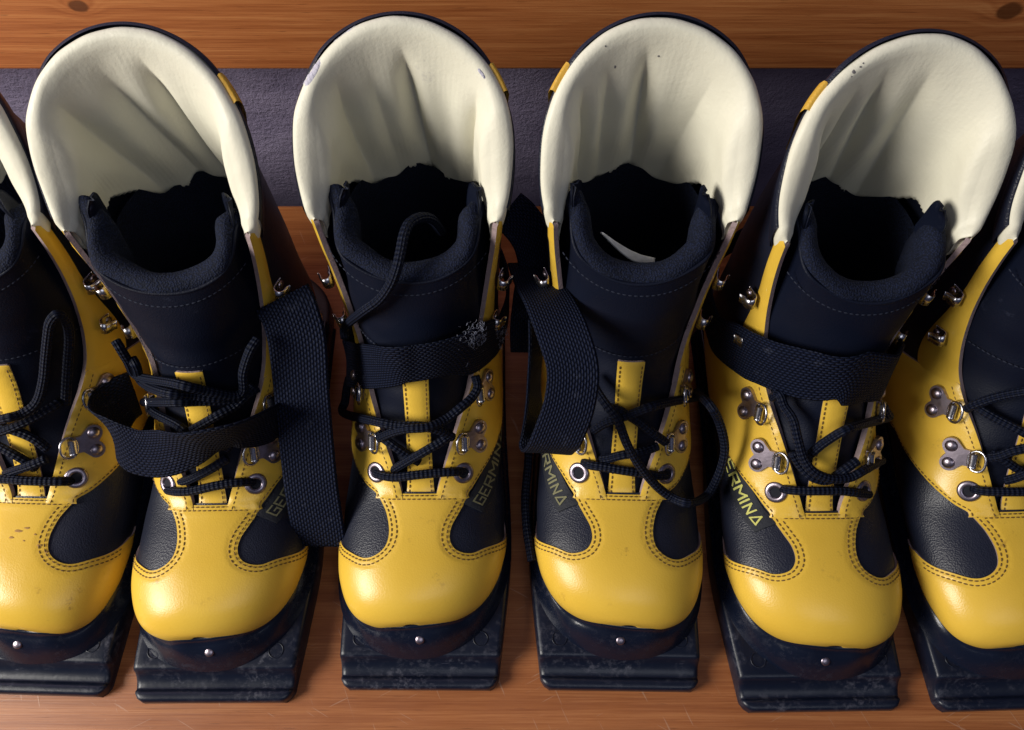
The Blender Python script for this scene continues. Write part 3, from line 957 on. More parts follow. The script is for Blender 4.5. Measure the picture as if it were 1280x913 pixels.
def tab_part(wk, parent, sg):
    """short yellow leather tab folded over the rim binding"""
    a_tip = float(OPEN[sg](T_TIP)) + .02
    V = []; us = np.linspace(.44, .56, 12)
    for u in us:
        a = sg * (a_tip + (PI - a_tip) * (1 - u))
        p0 = wk.last.raw(1.0, a); n, td, ad = wk.last.frame(np.array(1.0), np.array(a))
        for off, ext in ((.0004, -.022), (.0014, -.0215), (.0028, -.012), (.0042, -.005), (.0044, .000), (.0036, .0026), (.0024, .0030), (.0012, .0018)):
            V.append(p0 + n * off + td * ext)
    C = 8; Fc = grid_faces(len(us), C); V = np.array(V); f = Fc[5 * 7 + 3]
    n, _, _ = wk.last.frame(np.array(1.0), np.array(sg * (a_tip + (PI - a_tip) * .6)))
    if np.cross(V[f[1]] - V[f[0]], V[f[3]] - V[f[0]]) @ n < 0: Fc = [tuple(reversed(q)) for q in Fc]
    return mesh_obj('rim_tab', V, Fc, 'tab', parent, flip=wk.mirror)

TONGUE_TOP = .955
def tongue_part(wk, parent, rng):
    na = 90; A1 = 1.78
    aa = np.linspace(-A1, A1, na)
    t0 = T_THR - .03
    V, C = [], None
    for a in aa:
        q = abs(a) / A1
        top = TONGUE_TOP - .012 * math.cos(a * 1.0) - (.045 if (a > 0) != wk.mirror else .020) * q ** 2.5 + .004 * math.sin(a * 4 + rng)
        tl = np.linspace(t0, top, 46)
        # narrow lower down: slide the column in towards the middle
        sgn = 1 if a > 0 else -1
        aw = np.minimum(OPEN[sgn](np.clip(tl, T_THR, T_TIP)) + .35, A1)
        av = sgn * q * aw
        off = -.0022 - .0012 * np.exp(-((tl - (T_THR + .02)) / .05) ** 2) + .0012 * smooth(.66, .80, tl)
        # loose creases where the tongue bends at the ankle
        off = off + .0007 * np.sin(tl * 70 + rng * 2 + 2 * av) * (1 - smooth(.55, .9, tl)) * .6
        off = off - .0068 * float(smooth(.45, .85, q)) * smooth(.70, .90, tl)
        V.append(wk.last.S(tl, av, off))
    V = np.array(V); R, C = V.shape[0], V.shape[1]
    Fc = [tuple(reversed(f)) for f in grid_faces(R, C)]
    o = mesh_obj('tongue', V.reshape(-1, 3), Fc, 'tongue', parent, flip=wk.mirror)
    # padded knit collar rolled over the top
    V = []; lipline = []
    for a in aa:
        q = abs(a) / A1; sgn = 1 if a > 0 else -1
        top = TONGUE_TOP - .012 * math.cos(a * 1.0) - (.045 if (a > 0) != wk.mirror else .020) * q ** 2.5 + .004 * math.sin(a * 4 + rng)
        aw = min(float(OPEN[sgn](T_TIP)) + .35, A1); av = sgn * q * aw
        p0 = wk.last.raw(top, av); n, td, ad = wk.last.frame(np.array(top), np.array(av))
        k = 1 - .45 * q ** 3
        wv = .0006 * math.sin(a * 7 + rng)
        pr = [(-.0022, -.002), (-.0016, .0006), (-.0020, .0026), (-.0038, .0048), (-.0064, .0060), (-.0092, .0056), (-.0116, .0036), (-.0130, .0), (-.0134, -.006), (-.0130, -.013), (-.0120, -.021), (-.0110, -.032)]
        for off, ext in pr: V.append(p0 + n * ((off + .001) * k - .001 + wv - .0068 * float(smooth(.45, .85, q))) + td * (ext * k))
        lipline.append(p0 + n * (-.0016 - .0068 * float(smooth(.45, .85, q))) + td * (.0002))
    Fc = grid_faces(na, len(pr)); V = np.array(V)
    f = Fc[(na // 2) * (len(pr) - 1) + 4]
    if np.cross(V[f[1]] - V[f[0]], V[f[3]] - V[f[0]])[2] < 0: Fc = [tuple(reversed(q)) for q in Fc]
    mesh_obj('collar_padding', V, Fc, 'mesh', o, flip=wk.mirror)
    tube(wk, np.array(lipline), .0009, 'collar_piping', 'tongue', o, 6)
    # seam across the tongue
    al = np.linspace(-1.0, 1.0, 60)
    stitches(wk, [np.stack([.70 - .02 * np.cos(al * 1.4), al], 1), np.stack([TONGUE_TOP - .045 - .012 * np.cos(al), al], 1)], -.0008, 'seam', o, 'thread_navy')
    # edge of the doubled leather above the strap
    return o

def ear_part(wk, parent, sg):
    """rounded black leather corner that stands up between tongue and lining, folded a little inwards"""
    right = (sg > 0) != wk.mirror
    a0 = float(OPEN[sg](T_TIP)) + .20
    t0 = .885 if right else .91
    ns, npx = 14, 11
    H, Wd = (.021, .0062) if right else (.017, .0050)
    n, td, ad = wk.last.frame(np.array(.93), np.array(sg * a0))
    base = wk.last.S(np.array(t0), np.array(sg * a0), np.array(-.0125))
    ac = -n * .55 + sg * ad * .83; ac /= np.linalg.norm(ac)
    nf = np.cross(ac, td); nf /= np.linalg.norm(nf)
    V = []
    for lay in (0, 1):
        for i in range(ns):
            s = i / (ns - 1); w = Wd * math.sqrt(max(1 - s ** 8, 0.02))
            for j in range(npx):
                p = -1 + 2 * j / (npx - 1)
                bow = .0016 * (1 - p * p) + .002 * s * s
                V.append(base + td * (H * s) + ac * (p * w + .0010 * s) + nf * (bow + (lay - .5) * .0016 * (1 - .5 * abs(p) ** 6)))
    m = ns * npx
    Fc = grid_faces(ns, npx, m) + [tuple(reversed(f)) for f in grid_faces(ns, npx)]
    rim = [i * npx for i in range(ns)] + [(ns - 1) * npx + j for j in range(1, npx)] + [i * npx + npx - 1 for i in range(ns - 2, -1, -1)]
    Fc += [(rim[q], rim[q+1], rim[q+1] + m, rim[q] + m) for q in range(len(rim) - 1)]
    return mesh_obj('gusset_corner', np.array(V), Fc, 'tongue', parent, flip=wk.mirror)

def strip_part(wk, tongue):
    tl = np.linspace(T_THR - .03, .665, 60); w = .0060 / AR
    ta = np.vstack([np.stack([tl, 0 * tl - w * 1.02], 1), np.stack([tl, 0 * tl + w * 1.02], 1)[::-1]])
    o = panel(wk, ta, -.0004, .0016, 'tongue_strip', ['yellow', 'raw'], tongue)
    stitches(wk, [np.stack([tl, 0 * tl + s * (w - .0012 / AR)], 1) for s in (-1, 1)], -.0002, 'stitching', o)
    return o

def cap_part(wk, parent):
    o = panel(wk, CAP_OUT, .0013, .0016, 'toe_cap', ['yellow', 'raw'], parent, step=.0010, fill=.0012, groove=(.0013, .0034))
    e = CAP_EDGE[10:-10]
    paths = [inset(e, s * d) for d in (.0013, .0034) for s in (INS,)]
    stitches(wk, paths, .0013, 'stitching', o)
    return o
INS = -1

def stay_parts(wk, parent, sg):
    lo, up = PAT[sg]['low'], PAT[sg]['up']
    u = panel(wk, up, .0016, .0030, 'eyestay_upper', ['yellow', 'raw'], parent)
    l = panel(wk, lo, .0022, .0034, 'eyestay', ['yellow', 'raw'], parent)
    s1 = inset(PAT[sg]['low_out'], -sg * .0014); s2 = inset(PAT[sg]['low_in'], sg * .0024)
    stitches(wk, [s1, s2], .0022, 'stitching', l)
    return l, u

FOLDS = {
    1: [(0.06, .10, .0044, .05), (-.35, .1, .003, .07)],
    2: [(0.10, .12, .0058, .050), (-.12, .15, .0030, .060), (-.42, .16, .0048, .065)],
    3: [(0.03, .08, .0058, .048), (-.38, .05, .0050, .060), (.44, -.06, .0040, .040), (-.18, .05, .0012, .05)],
    4: [(0.02, -.08, .0054, .048), (.25, -.05, .0034, .050), (.42, -.05, .0052, .045), (-.3, .12, .0018, .07)],
    5: [(0.05, -.22, .0058, .050), (.22, -.18, .0048, .055), (-.18, -.22, .0030, .055), (.42, -.1, .0030, .06)],
    6: [(0.06, .1, .0042, .05)],
}

LABEL = {
    1: 'yellow and black leather boot cut off by the left edge, lace loops standing upright',
    2: 'yellow and black boot with a loose webbing strap tail hanging on its right side',
    3: 'yellow and black boot with torn cream cuff rim and a taut strap across the ankle',
    4: 'yellow and black boot with its folded strap hanging at left and lace looping right',
    5: 'yellow and black boot with taut ankle strap and readable logo label on its left side',
    6: 'yellow and black leather boot cut off by the right edge of the picture',
}

BOOT, PARTS = {}, {}
for k, wk in WORK.items():
    b = bpy.data.objects.new('ski_boot', None); COL.objects.link(b)
    b.matrix_world = wk.M; b.empty_display_size = .05
    b['label'] = LABEL[k]; b['category'] = 'boot'; b['group'] = 'cross-country ski boots in a row on the bench'
    BOOT[k] = b; PARTS[k] = {}
    sole_part(wk, b); bumper_part(wk, b, k)
    PARTS[k]['upper'] = upper_part(wk, b)
    inner_part(wk, b, k); PARTS[k]['lining'] = lining_part(wk, b, FOLDS[k], k)
    PARTS[k]['tongue'] = tongue_part(wk, b, k)
    strip_part(wk, PARTS[k]['tongue'])
    PARTS[k]['cap'] = cap_part(wk, b)
    for sg in (-1, 1):
        PARTS[k][sg] = stay_parts(wk, b, sg)
        ear_part(wk, b, sg)
    tab_part(wk, b, 1)

# ------------------------------------------------------------------ metal fittings
def place_local(wk, t, a, lift, pts, sg):
    """local x towards the throat, y up the boot, z out of the leather"""
    t = np.array(float(t)); a = np.array(float(a))
    p = wk.last.S(t, a, np.array(lift)); n, td, ad = wk.last.frame(t, a)
    x = -sg * ad; x = x - n * (x @ n); x /= np.linalg.norm(x)
    y = td - n * (td @ n) - x * (td @ x); y /= np.linalg.norm(y)
    q = np.asarray(pts, float)
    return p + q[:, :1] * x + q[:, 1:2] * y + q[:, 2:3] * n, (p, x, y, n)

def fix_faces(V, Fc, d):
    """make a flat-ish shell face the direction d"""
    V = np.asarray(V)
    g = sum(np.cross(V[f[1]] - V[f[0]], V[f[2]] - V[f[0]]) @ d for f in Fc)
    return [tuple(reversed(f)) for f in Fc] if g < 0 else Fc

def bracket(wk, parent, t, a, sg):
    mm = .001
    # plate outline: two lobes at the back, a neck, and the folded tube end
    lob = []
    for q in np.linspace(95, 265, 11): pass
    def arc(cx, cy, r, q0, q1, n=9): return [(cx + r * math.cos(math.radians(q)), cy + r * math.sin(math.radians(q))) for q in np.linspace(q0, q1, n)]
    out = arc(-9.5, 4.3, 3.9, 60, 215) + [(-11.2, 0)] + arc(-9.5, -4.3, 3.9, 145, 300) + [(-4.0, -4.0), (-1.0, -3.9), (0.4, -3.9), (0.4, 3.9), (-1.0, 3.9), (-4.0, 4.0)]
    n = len(out)
    pts = [(x * mm, y * mm, .9 * mm - .0002 * ((x + 9) / 9) ** 2) for x, y in out] + [(x * mm * 1.015, y * mm * 1.015, -.9 * mm) for x, y in out] + [(-6 * mm, 0, .95 * mm)]
    V, fr = place_local(wk, t, a, .0030, pts, sg)
    Fc = [(i, (i+1) % n, 2*n) for i in range(n)]
    Fc = fix_faces(V, Fc, fr[3])
    Fc += [(i, n + i, n + (i+1) % n, (i+1) % n) for i in range(n)]
    o = mesh_obj('lace_bracket', V, Fc, 'bronze', parent, flat=True, flip=wk.mirror)
    # folded tube that carries the ring
    V2 = []; L = np.linspace(-3.9, 3.9, 8)
    for y in L:
        for k in range(14):
            an = 2 * PI * k / 14
            V2.append((.0004 + .0019 * math.cos(an), y * mm, .0016 + .0019 * math.sin(an)))
    V2, fr = place_local(wk, t, a, .0030, V2, sg)
    F2 = grid_faces(8, 14, 0, True) + [tuple(range(14)), tuple(reversed(range(98, 112)))]
    mesh_obj('folded_tube', V2, F2, 'steel', o, flip=wk.mirror)
    # wire D ring
    P = []
    for q in np.linspace(0, 2 * PI, 41):
        x = 3.1 + 3.7 * math.cos(q); y = 5.0 * np.sign(math.sin(q)) * abs(math.sin(q)) ** .8
        P.append((x * mm - .0010, y * mm, .0018 + .0012 * (x / 6.5)))
    P, fr = place_local(wk, t, a, .0030, P, sg)
    tube(wk, P, .00062, 'wire_ring', 'steel', o, 8, caps=False)
    for s in (-1, 1):
        c, fr = place_local(wk, t, a, .0030, [(-9.5 * mm, s * 4.3 * mm, .7 * mm)], sg)
        dome(wk, c[0], fr[3], .0029, .0017, 'rivet', 'bronze', o)
    return o

def eyelet(wk, parent, t, a, sg):
    V = []; n = 44
    prof = [(2.3, -1.6), (2.35, .2), (2.7, .8), (3.3, .95), (4.3, .85), (5.0, .45), (5.2, -.3)]
    for i in range(n):
        an = 2 * PI * i / n
        rg = .16 if i % 2 else -.05
        for k, (r, z) in enumerate(prof):
            V.append((r * .001 * math.cos(an), r * .001 * math.sin(an), (z + (rg if k in (4, 5) else 0)) * .001))
    V, fr = place_local(wk, t, a, .0022, V, sg)
    m = len(prof)
    Fc = [(i*m + k, i*m + k + 1, ((i+1) % n)*m + k + 1, ((i+1) % n)*m + k) for i in range(n) for k in range(m - 1)]
    Fc = fix_faces(V, Fc, fr[3])
    o = mesh_obj('eyelet', V, Fc, 'bronze', parent, flip=wk.mirror)
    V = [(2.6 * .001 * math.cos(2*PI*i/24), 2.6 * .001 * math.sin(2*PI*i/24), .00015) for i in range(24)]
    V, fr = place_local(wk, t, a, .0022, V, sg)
    mesh_obj('hole', V, fix_faces(V, [tuple(range(24))], fr[3]), 'dark', o, flip=wk.mirror)  # flat disc across the eyelet, the hole's shade put into its colour
    return o

def hook(wk, parent, t, a, sg):
    """open speed hook: base plate riveted flat, tongue curling out and back"""
    prof = [(-3.5, .3), (-1.0, .3), (1.5, .4), (3.0, .9), (3.8, 2.2), (3.4, 3.9), (1.8, 4.7), (-0.6, 4.9), (-2.2, 5.6)]
    prof = catmull(prof, 4)
    wds = np.interp(np.linspace(0, 1, len(prof)), [0, .3, .6, 1], [3.6, 3.4, 2.8, 2.3])
    V = []
    tg = np.gradient(prof, axis=0); tg /= np.linalg.norm(tg, axis=1, keepdims=True); nr = np.stack([-tg[:, 1], tg[:, 0]], 1)
    for (x, z), (nx, nz), w in zip(prof, nr, wds):
        for yy, th in ((-1, .45), (-.85, .6), (.85, .6), (1, .45), (1, -.45), (-1, -.45)):
            V.append(((x + nx * th * .7) * .001, yy * w * .001, (z + nz * th * .7) * .001))
    V, fr = place_local(wk, t, a, .0024, V, sg)
    k = 6; n = len(prof)
    Fc = grid_faces(n, k, 0, True) + [tuple(range(k)), tuple(reversed(range((n-1)*k, n*k)))]
    o = mesh_obj('lace_hook', V, Fc, 'steel', parent, flip=wk.mirror)
    c, fr = place_local(wk, t, a, .0024, [(-.0028, 0, .0007)], sg)
    dome(wk, c[0], fr[3], .0019, .0010, 'rivet', 'bronze', o)
    return o

FIT = dict(eyelet=[.388], bracket=[.458, .545], hook=[.685, .785])
for k, wk in WORK.items():
    for sg in (-1, 1):
        f = OPEN[sg]
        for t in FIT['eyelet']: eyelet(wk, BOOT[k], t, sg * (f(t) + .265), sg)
        for t in FIT['bracket']: bracket(wk, BOOT[k], t, sg * (f(t) + .115), sg)
        for t in FIT['hook']: hook(wk, BOOT[k], t, sg * (f(t) + .17), sg)

# ------------------------------------------------------------------ woven label with the maker's lettering
GLYPH = {
    'G': ([[(.72, 1), (0, 1), (0, 0), (.72, 0), (.72, .5), (.38, .5)]], .72),
    'E': ([[(.66, 1), (0, 1), (0, 0), (.66, 0)], [(0, .5), (.52, .5)]], .66),
    'R': ([[(0, 0), (0, 1), (.68, 1), (.68, .48), (.05, .48)], [(.30, .48), (.72, 0)]], .72),
    'M': ([[(0, 0), (0, 1), (.42, .42), (.84, 1), (.84, 0)]], .84),
    'I': ([[(0, 0), (0, 1)]], .10),
    'N': ([[(0, 0), (0, 1), (.68, 0), (.68, 1)]], .68),
    'A': ([[(.12, 0), (.46, 1), (.92, 0), (.30, 0)]], .92),
}
_b5 = WORK[5]
PATCH = _b5.pxs([(944, 666), (971, 655), (913, 541), (899, 549)])     # toe-outer, toe-inner, top-inner, top-outer
def patch_part(wk, parent, mirrored):
    q = np.vstack([np.linspace(PATCH[i], PATCH[(i+1) % 4], 10)[:-1] for i in range(4)])
    o = panel(wk, q, .0013, .0014, 'brand_label', ['label', 'label'], parent)
    c_to, c_ti, c_ui, c_uo = PATCH
    word = 'GERMINA'; gap = .30; tot = sum(GLYPH[ch][1] for ch in word) + gap * (len(word) - 1)
    V, Fc = [], []
    def uv2ta(u, v):      # u 0 toe .. 1 top, v 0 outer .. 1 inner
        return (c_to * (1 - u) + c_uo * u) * (1 - v) + (c_ti * (1 - u) + c_ui * u) * v
    def emit(p0, p1, w):
        d = np.array(p1) - np.array(p0); ln = np.linalg.norm(d); d /= ln; nn = np.array([-d[1], d[0]])
        b = len(V); m = max(2, int(ln / .25) + 1)
        for s in np.linspace(-.5 * w / ln, 1 + .5 * w / ln, m):
            for sd in (-1, 1):
                x, y = np.array(p0) + d * ln * s + nn * sd * w / 2
                u = .075 + .85 * (x / tot); v = .28 + .43 * y
                if mirrored: u = 1 - u
                ta = uv2ta(u, v)
                V.append(wk.last.S(ta[0], ta[1], .00165))
        for i in range(m - 1): Fc.append((b + 2*i, b + 2*i + 1, b + 2*i + 3, b + 2*i + 2))
    x0 = 0.0
    for ch in word:
        for st in GLYPH[ch][0]:
            for a, b in zip(st[:-1], st[1:]): emit((x0 + a[0], a[1]), (x0 + b[0], b[1]), .16)
        x0 += GLYPH[ch][1] + gap
    n, _, _ = wk.last.frame(*[np.array(v) for v in PATCH.mean(0)])
    Fc2 = []
    Va = np.array(V)
    for f in Fc:
        g = np.cross(Va[f[1]] - Va[f[0]], Va[f[2]] - Va[f[0]])
        Fc2.append(f if g @ n > 0 else tuple(reversed(f)))
    mesh_obj('lettering', Va, Fc2, 'logo' if wk is WORK[5] else 'logo_dull', o, flip=wk.mirror)
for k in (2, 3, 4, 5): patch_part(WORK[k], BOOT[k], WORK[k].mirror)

# ------------------------------------------------------------------ laces
def trace(wk, pts, n=7):
    out = []
    for p in pts:
        if len(p) == 3: out.append(wk.px2p(p[0], p[1], p[2] * .001))
        else: out.append(wk.at_depth_y(p[0], p[1], p[3]))
    return catmull(np.array(out), n)
LACES = {
    1: [[(-22, 601, 4.5), (0, 599, 5), (28, 601, 5), (57, 602, 5), (78, 602, 5), (89, 602, 1.5)],
        [(-24, 534, 6), (0, 525, 7), (28, 517, 7), (46, 503, 7), (54, 477, 7), (57, 448, 7), (60, 420, 8), (63, 403, 9), (72, 393, 10), (83, 402, 9), (87, 422, 8), (85, 454, 7), (83, 485, 6), (82, 505, 3.5)],
        [(74, 503, 4), (66, 509, 5), (43, 522, 5), (17, 534, 5), (-8, 543, 4)],
        [(-10, 530, 3.5), (0, 533, 3.5), (28, 542, 4), (46, 551, 5), (60, 562, 5)],
        [(-8, 556, 3), (0, 559, 3), (17, 568, 3), (34, 578, 2), (44, 586, 0)],
        [(8, 592, 1), (17, 589, 3), (38, 582, 5), (58, 574, 5)]],
    2: [[(210, 613, 1.5), (222, 615, 5), (240, 614, 5), (267, 608, 5), (290, 604, 5), (304, 603, 4.5), (316, 602, 1.5)],
        [(146, 425, 8), (150, 434, 8), (163, 448, 8), (187, 466, 7), (221, 480, 7), (258, 489, 7), (292, 495, 7), (304, 488, 8), (304, 466, 8), (312, 440, 8), (322, 424, 7)],
        [(156, 452, 6), (160, 463, 6), (175, 478, 6), (206, 491, 6), (243, 495, 5), (273, 498, 5), (295, 497, 4)],
        [(184, 503, 5), (195, 502, 6), (212, 503, 6), (249, 502, 4), (286, 500, 4), (306, 494, 5), (322, 485, 6)],
        [(318, 482, 6), (304, 498, 5), (292, 509, 4), (270, 521, 4), (240, 538, 3)],
        [(192, 508, 4), (206, 515, 4), (224, 533, 3), (240, 548, 2)],
        [(248, 541, 2), (262, 548, 3), (276, 555, 5), (288, 561, 5)],
        [(226, 602, .5), (236, 600, 2), (249, 594, 4), (266, 585, 5), (284, 573, 5)]],
    3: [[(470, 592, 1.5), (478, 595, 5), (495, 597, 5), (520, 594, 5), (550, 591, 5), (568, 590, 5), (578, 589, 1.5)],
        [(433, 472, 5), (428, 486, 6), (431, 502, 6.5), (442, 517, 7), (465, 526, 7), (497, 532, 7), (527, 533, 6), (548, 538, 5.5), (566, 547, 5)],
        [(594, 470, 5), (597, 484, 7), (590, 497, 7), (577, 509, 7), (558, 524, 6), (535, 534, 8.5), (510, 536, 8.5), (493, 540, 7), (474, 548, 5)],
        [(566, 541, 5), (552, 552, 5), (530, 565, 5), (504, 580, 3), (492, 587, 0)],
        [(472, 542, 4), (490, 556, 3.5), (508, 568, 1.5), (524, 578, 0)]],
    4: [[(730, 578, 1.5), (739, 582, 5), (752, 584, 5), (783, 589, 5), (810, 593, 5), (824, 595, 5), (834, 594, 1.5)],
        [(877, 487, 5), (870, 494, 7), (857, 496, 7), (823, 506, 6), (789, 518, 6), (759, 528, 6), (742, 538, 5)],
        [(738, 470, 5), (745, 487, 7), (757, 505, 9), (772, 525, 10), (784, 556, 11), (800, 583, 10), (820, 607, 8), (840, 622, 7), (861, 629, 10, ), (883, 620, None, .085), (899, 592, None, .092), (906, 561, None, .100), (899, 528, None, .108), (886, 505, None, .113), (876, 492, 6)],
        [(757, 508, 3.5), (775, 514, 4), (796, 526, 4), (815, 541, 5), (832, 553, 5)],
        [(752, 574, .5), (762, 573, 3), (778, 569, 5), (800, 566, 5), (822, 558, 5)],
        [(668, 470, 7), (662, 520, 7), (657, 575, 6), (650, 620, 6), (646, 660, 5), (645, 705, 4)]],
    5: [[(979, 611, 1.5), (988, 613, 5), (1005, 614, 5), (1025, 614, 5), (1052, 614, 5), (1070, 616, 5), (1086, 618, 1.5)],
        [(966, 497, 5), (974, 493, 7), (980, 508, 7), (991, 525, 8), (997, 549, 9), (1004, 573, 9), (1017, 590, 9), (1039, 599, 8), (1063, 597, 7), (1080, 588, 6), (1088, 575, 5)],
        [(1110, 508, 5), (1103, 517, 7), (1090, 522, 7), (1063, 535, 6), (1034, 551, 5), (1015, 566, 3), (1002, 578, 2)],
        [(990, 566, 4), (1000, 582, 3), (1014, 596, 4), (1034, 601, 3.5), (1052, 590, 5), (1072, 576, 5)]],
    6: [[(1217, 611, 1.5), (1227, 614, 5), (1248, 615, 5), (1280, 615, 5), (1310, 615, 5), (1322, 616, 1.5)],
        [(1209, 511, 5), (1218, 506, 7), (1241, 498, 7), (1262, 493, 6), (1280, 490, 6), (1310, 484, 6)],
        [(1216, 506, 4), (1230, 515, 5), (1248, 525, 4), (1266, 534, 4), (1284, 543, 4), (1310, 556, 4)],
        [(1236, 572, 5), (1250, 570, 6), (1266, 564, 6), (1284, 560, 6), (1312, 550, 6)],
        [(1238, 566, 4), (1252, 573, 4), (1268, 584, 3), (1284, 592, 2), (1300, 598, 1)],
        [(1256, 601, 1), (1268, 598, 3), (1284, 592, 5), (1310, 580, 5)]],
}
for k, ls in LACES.items():
    for pts in ls:
        P = resample(trace(WORK[k], pts), .0011)
        tube(WORK[k], P, .00215, 'shoelace', 'lace', BOOT[k], 10)
# the loose lace end that hangs over the collar of the third boot
wk = ref
P = [wk.px2p(428, 424, .006), wk.px2p(436, 407, .0045), wk.px2p(452, 391, .0035), wk.px2p(474, 375, .003), wk.px2p(488, 356, .003)]
for (x, y, yy) in ((496, 336, .1375), (501, 314, .1440), (505, 294, .1500), (512, 279, .1560), (526, 272, .1610), (540, 275, .1650), (552, 290, .1700)):
    P.append(wk.at_depth_y(x, y, yy))
tube(wk, resample(catmull(P, 8), .0011), .00215, 'shoelace', 'lace', BOOT[3], 10)

# ------------------------------------------------------------------ webbing straps
def taut_strap(wk, parent, top, bot, lift, name='ankle_strap'):
    tt = np.array([wk.px2ta(*p) for p in top]); bb = np.array([wk.px2ta(*p) for p in bot])
    T = np.array([wk.px2p(*p, lift) for p in top]); B = np.array([wk.px2p(*p, lift) for p in bot])
    if T[0, 0] > T[-1, 0]: T, B, tt, bb = T[::-1], B[::-1], tt[::-1], bb[::-1]       # from canonical -x to +x
    ok = (np.abs(tt[:, 1]) < 1.22) & (np.abs(bb[:, 1]) < 1.22)
    T, B, tt, bb = T[ok], B[ok], tt[ok], bb[ok]
    C = (T + B) / 2; W = T - B; wd = np.linalg.norm(W, axis=1); W /= wd[:, None]
    mid = (tt + bb) / 2
    # on round the sides and the back of the ankle
    back_a = np.concatenate([np.linspace(mid[-1, 1] + .22, PI, 12), np.linspace(-PI, mid[0, 1] - .22, 12)])
    w_ = np.abs(back_a); e0 = np.where(back_a > 0, mid[-1, 0], mid[0, 0])
    tb = e0 + (.70 - e0) * smooth(1.2, 2.6, w_)
    Bk = wk.last.S(tb, back_a, np.full(len(tb), lift))
    n2, td2, _ = wk.last.frame(tb, back_a)
    h = len(Bk) // 2        # the join lies behind the heel
    Cc = np.vstack([Bk[h:], C, Bk[:h]]); Wc = np.vstack([td2[h:], W, td2[:h]])
    Wd = np.concatenate([np.full(len(Bk) - h, .022), wd, np.full(h, .022)])
    m = 8
    Cs = catmull(Cc, m); Ws = catmull(Wc, m); Wd = catmull(Wd[:, None], m)[:, 0]
    # orientation: the ribbon's normal must point away from the boot
    return ribbon(wk, Cs, Ws, np.clip(Wd, .016, .027), .0016, name, 'webbing', parent)

s3 = taut_strap(WORK[3], BOOT[3], [(416, 428), (440, 432), (477, 434), (524, 431), (559, 424), (590, 414)],
                [(428, 473), (454, 480), (489, 481), (524, 476), (559, 469), (594, 461)], .0050)
s5 = taut_strap(WORK[5], BOOT[5], [(932, 411), (950, 418), (974, 428), (1019, 440), (1063, 446), (1100, 444)],
                [(928, 470), (953, 484), (983, 495), (1019, 501), (1063, 501), (1096, 497)], .0055)

def free_strap(wk, parent, pts, width, n=8, name='loose_strap'):
    """pts: (px, py, canonical y, W as (image right, image up, towards camera))"""
    R = np.array([1.0, 0, 0]); U = np.array([0, math.sin(PITCH), math.cos(PITCH)]); Fw = np.array([0, math.cos(PITCH), -math.sin(PITCH)])
    Ri = np.array(wk.Mi.to_3x3())
    C, W = [], []
    for (x, y, yy, w) in pts:
        C.append(wk.at_depth_y(x, y, yy))
        v = Ri @ (R * w[0] + U * w[1] - Fw * w[2])
        if wk.mirror: v[0] *= -1
        W.append(v / np.linalg.norm(v))
    return ribbon(wk, catmull(C, n), catmull(W, n), width, .0016, name, 'webbing', parent)

# second boot: long tail down its outer side, and a loop across the laces to its inner side
free_strap(WORK[2], BOOT[2], [(352, 372, .152, (1, .1, 0)), (362, 392, .146, (1, .08, 0)), (371, 425, .138, (1, .05, 0)), (376, 480, .124, (1, .03, .1)), (382, 545, .106, (1, .02, .1)),
                              (389, 610, .088, (1, .06, .1)), (397, 660, .074, (1, .12, .1)), (400, 682, .068, (1, .14, .1))], .0262)
free_strap(WORK[2], BOOT[2], [(372, 500, .128, (.1, .8, .5)), (348, 526, .114, (.1, .6, .8)), (305, 540, .100, (.15, .45, .9)), (260, 552, .094, (.2, .5, .8)), (222, 563, .092, (.3, .7, .6)), (185, 568, .094, (.3, .9, .4)),
                              (157, 560, .098, (.0, 1, .3)), (140, 541, .106, (-.3, .9, .3)), (137, 520, .116, (-.6, .6, .4)), (148, 503, .126, (-.6, .3, .6)), (168, 492, .134, (-.3, .5, .7))], .0225)
# fourth boot: end folded back on itself at the outer side
free_strap(WORK[4], BOOT[4], [(662, 330, .175, (.8, .2, -.4)), (672, 352, .160, (.9, .2, -.2)), (688, 380, .140, (1, .1, 0)), (704, 418, .122, (1, .2, .1)), (716, 462, .108, (1, .25, .1)), (712, 505, .097, (1, .2, .1)), (700, 540, .089, (1, .05, .1)), (691, 558, .0860, (1, 0, .1)),
                              (683, 565, .0885, (1, -.05, .1)), (676, 556, .0960, (.8, 0, -.5)), (669, 530, .1060, (.5, 0, -.8)), (667, 490, .1180, (.3, 0, -1)), (670, 440, .1320, (.3, 0, -1)), (672, 400, .1440, (.4, 0, -1))], .0215)
# its other end swings out behind, towards the third boot
free_strap(WORK[4], BOOT[4], [(634, 262, .190, (.3, .9, 0)), (650, 276, .186, (.3, .9, 0)), (666, 300, .180, (.6, .8, 0)), (674, 334, .172, (1, .4, 0)), (668, 372, .160, (1, 0, 0)), (664, 412, .148, (1, -.1, 0)), (664, 440, .142, (1, -.1, 0))], .0200)

# fuzzy worn spot on the third boot's strap
rnd = random.Random(5)
V, Fc = [], []
for i in range(260):
    x = rnd.gauss(603, 13); y = rnd.gauss(417, 9) - (x - 603) * .25
    p = WORK[3].px2p(x, y, .0062)
    t, a = WORK[3].px2ta(x, y); n, td, ad = WORK[3].last.frame(np.array(t), np.array(a))
    d1 = np.array([rnd.gauss(0, 1) for _ in range(3)]); d1 = d1 - n * (d1 @ n) * .8; d1 /= np.linalg.norm(d1)
    ln = rnd.uniform(.0008, .0024); sd = np.cross(n, d1) * .00007; b = len(V)
    q = [p, p + d1 * ln * .5 + n * ln * .25, p + d1 * ln + n * ln * .1 * rnd.random()]
    for c in q: V += [c - sd, c + sd, c + n * .0001]
    for m in (0, 3): Fc += [(b+m, b+m+1, b+m+4, b+m+3), (b+m+1, b+m+2, b+m+5, b+m+4), (b+m+2, b+m, b+m+3, b+m+5)]
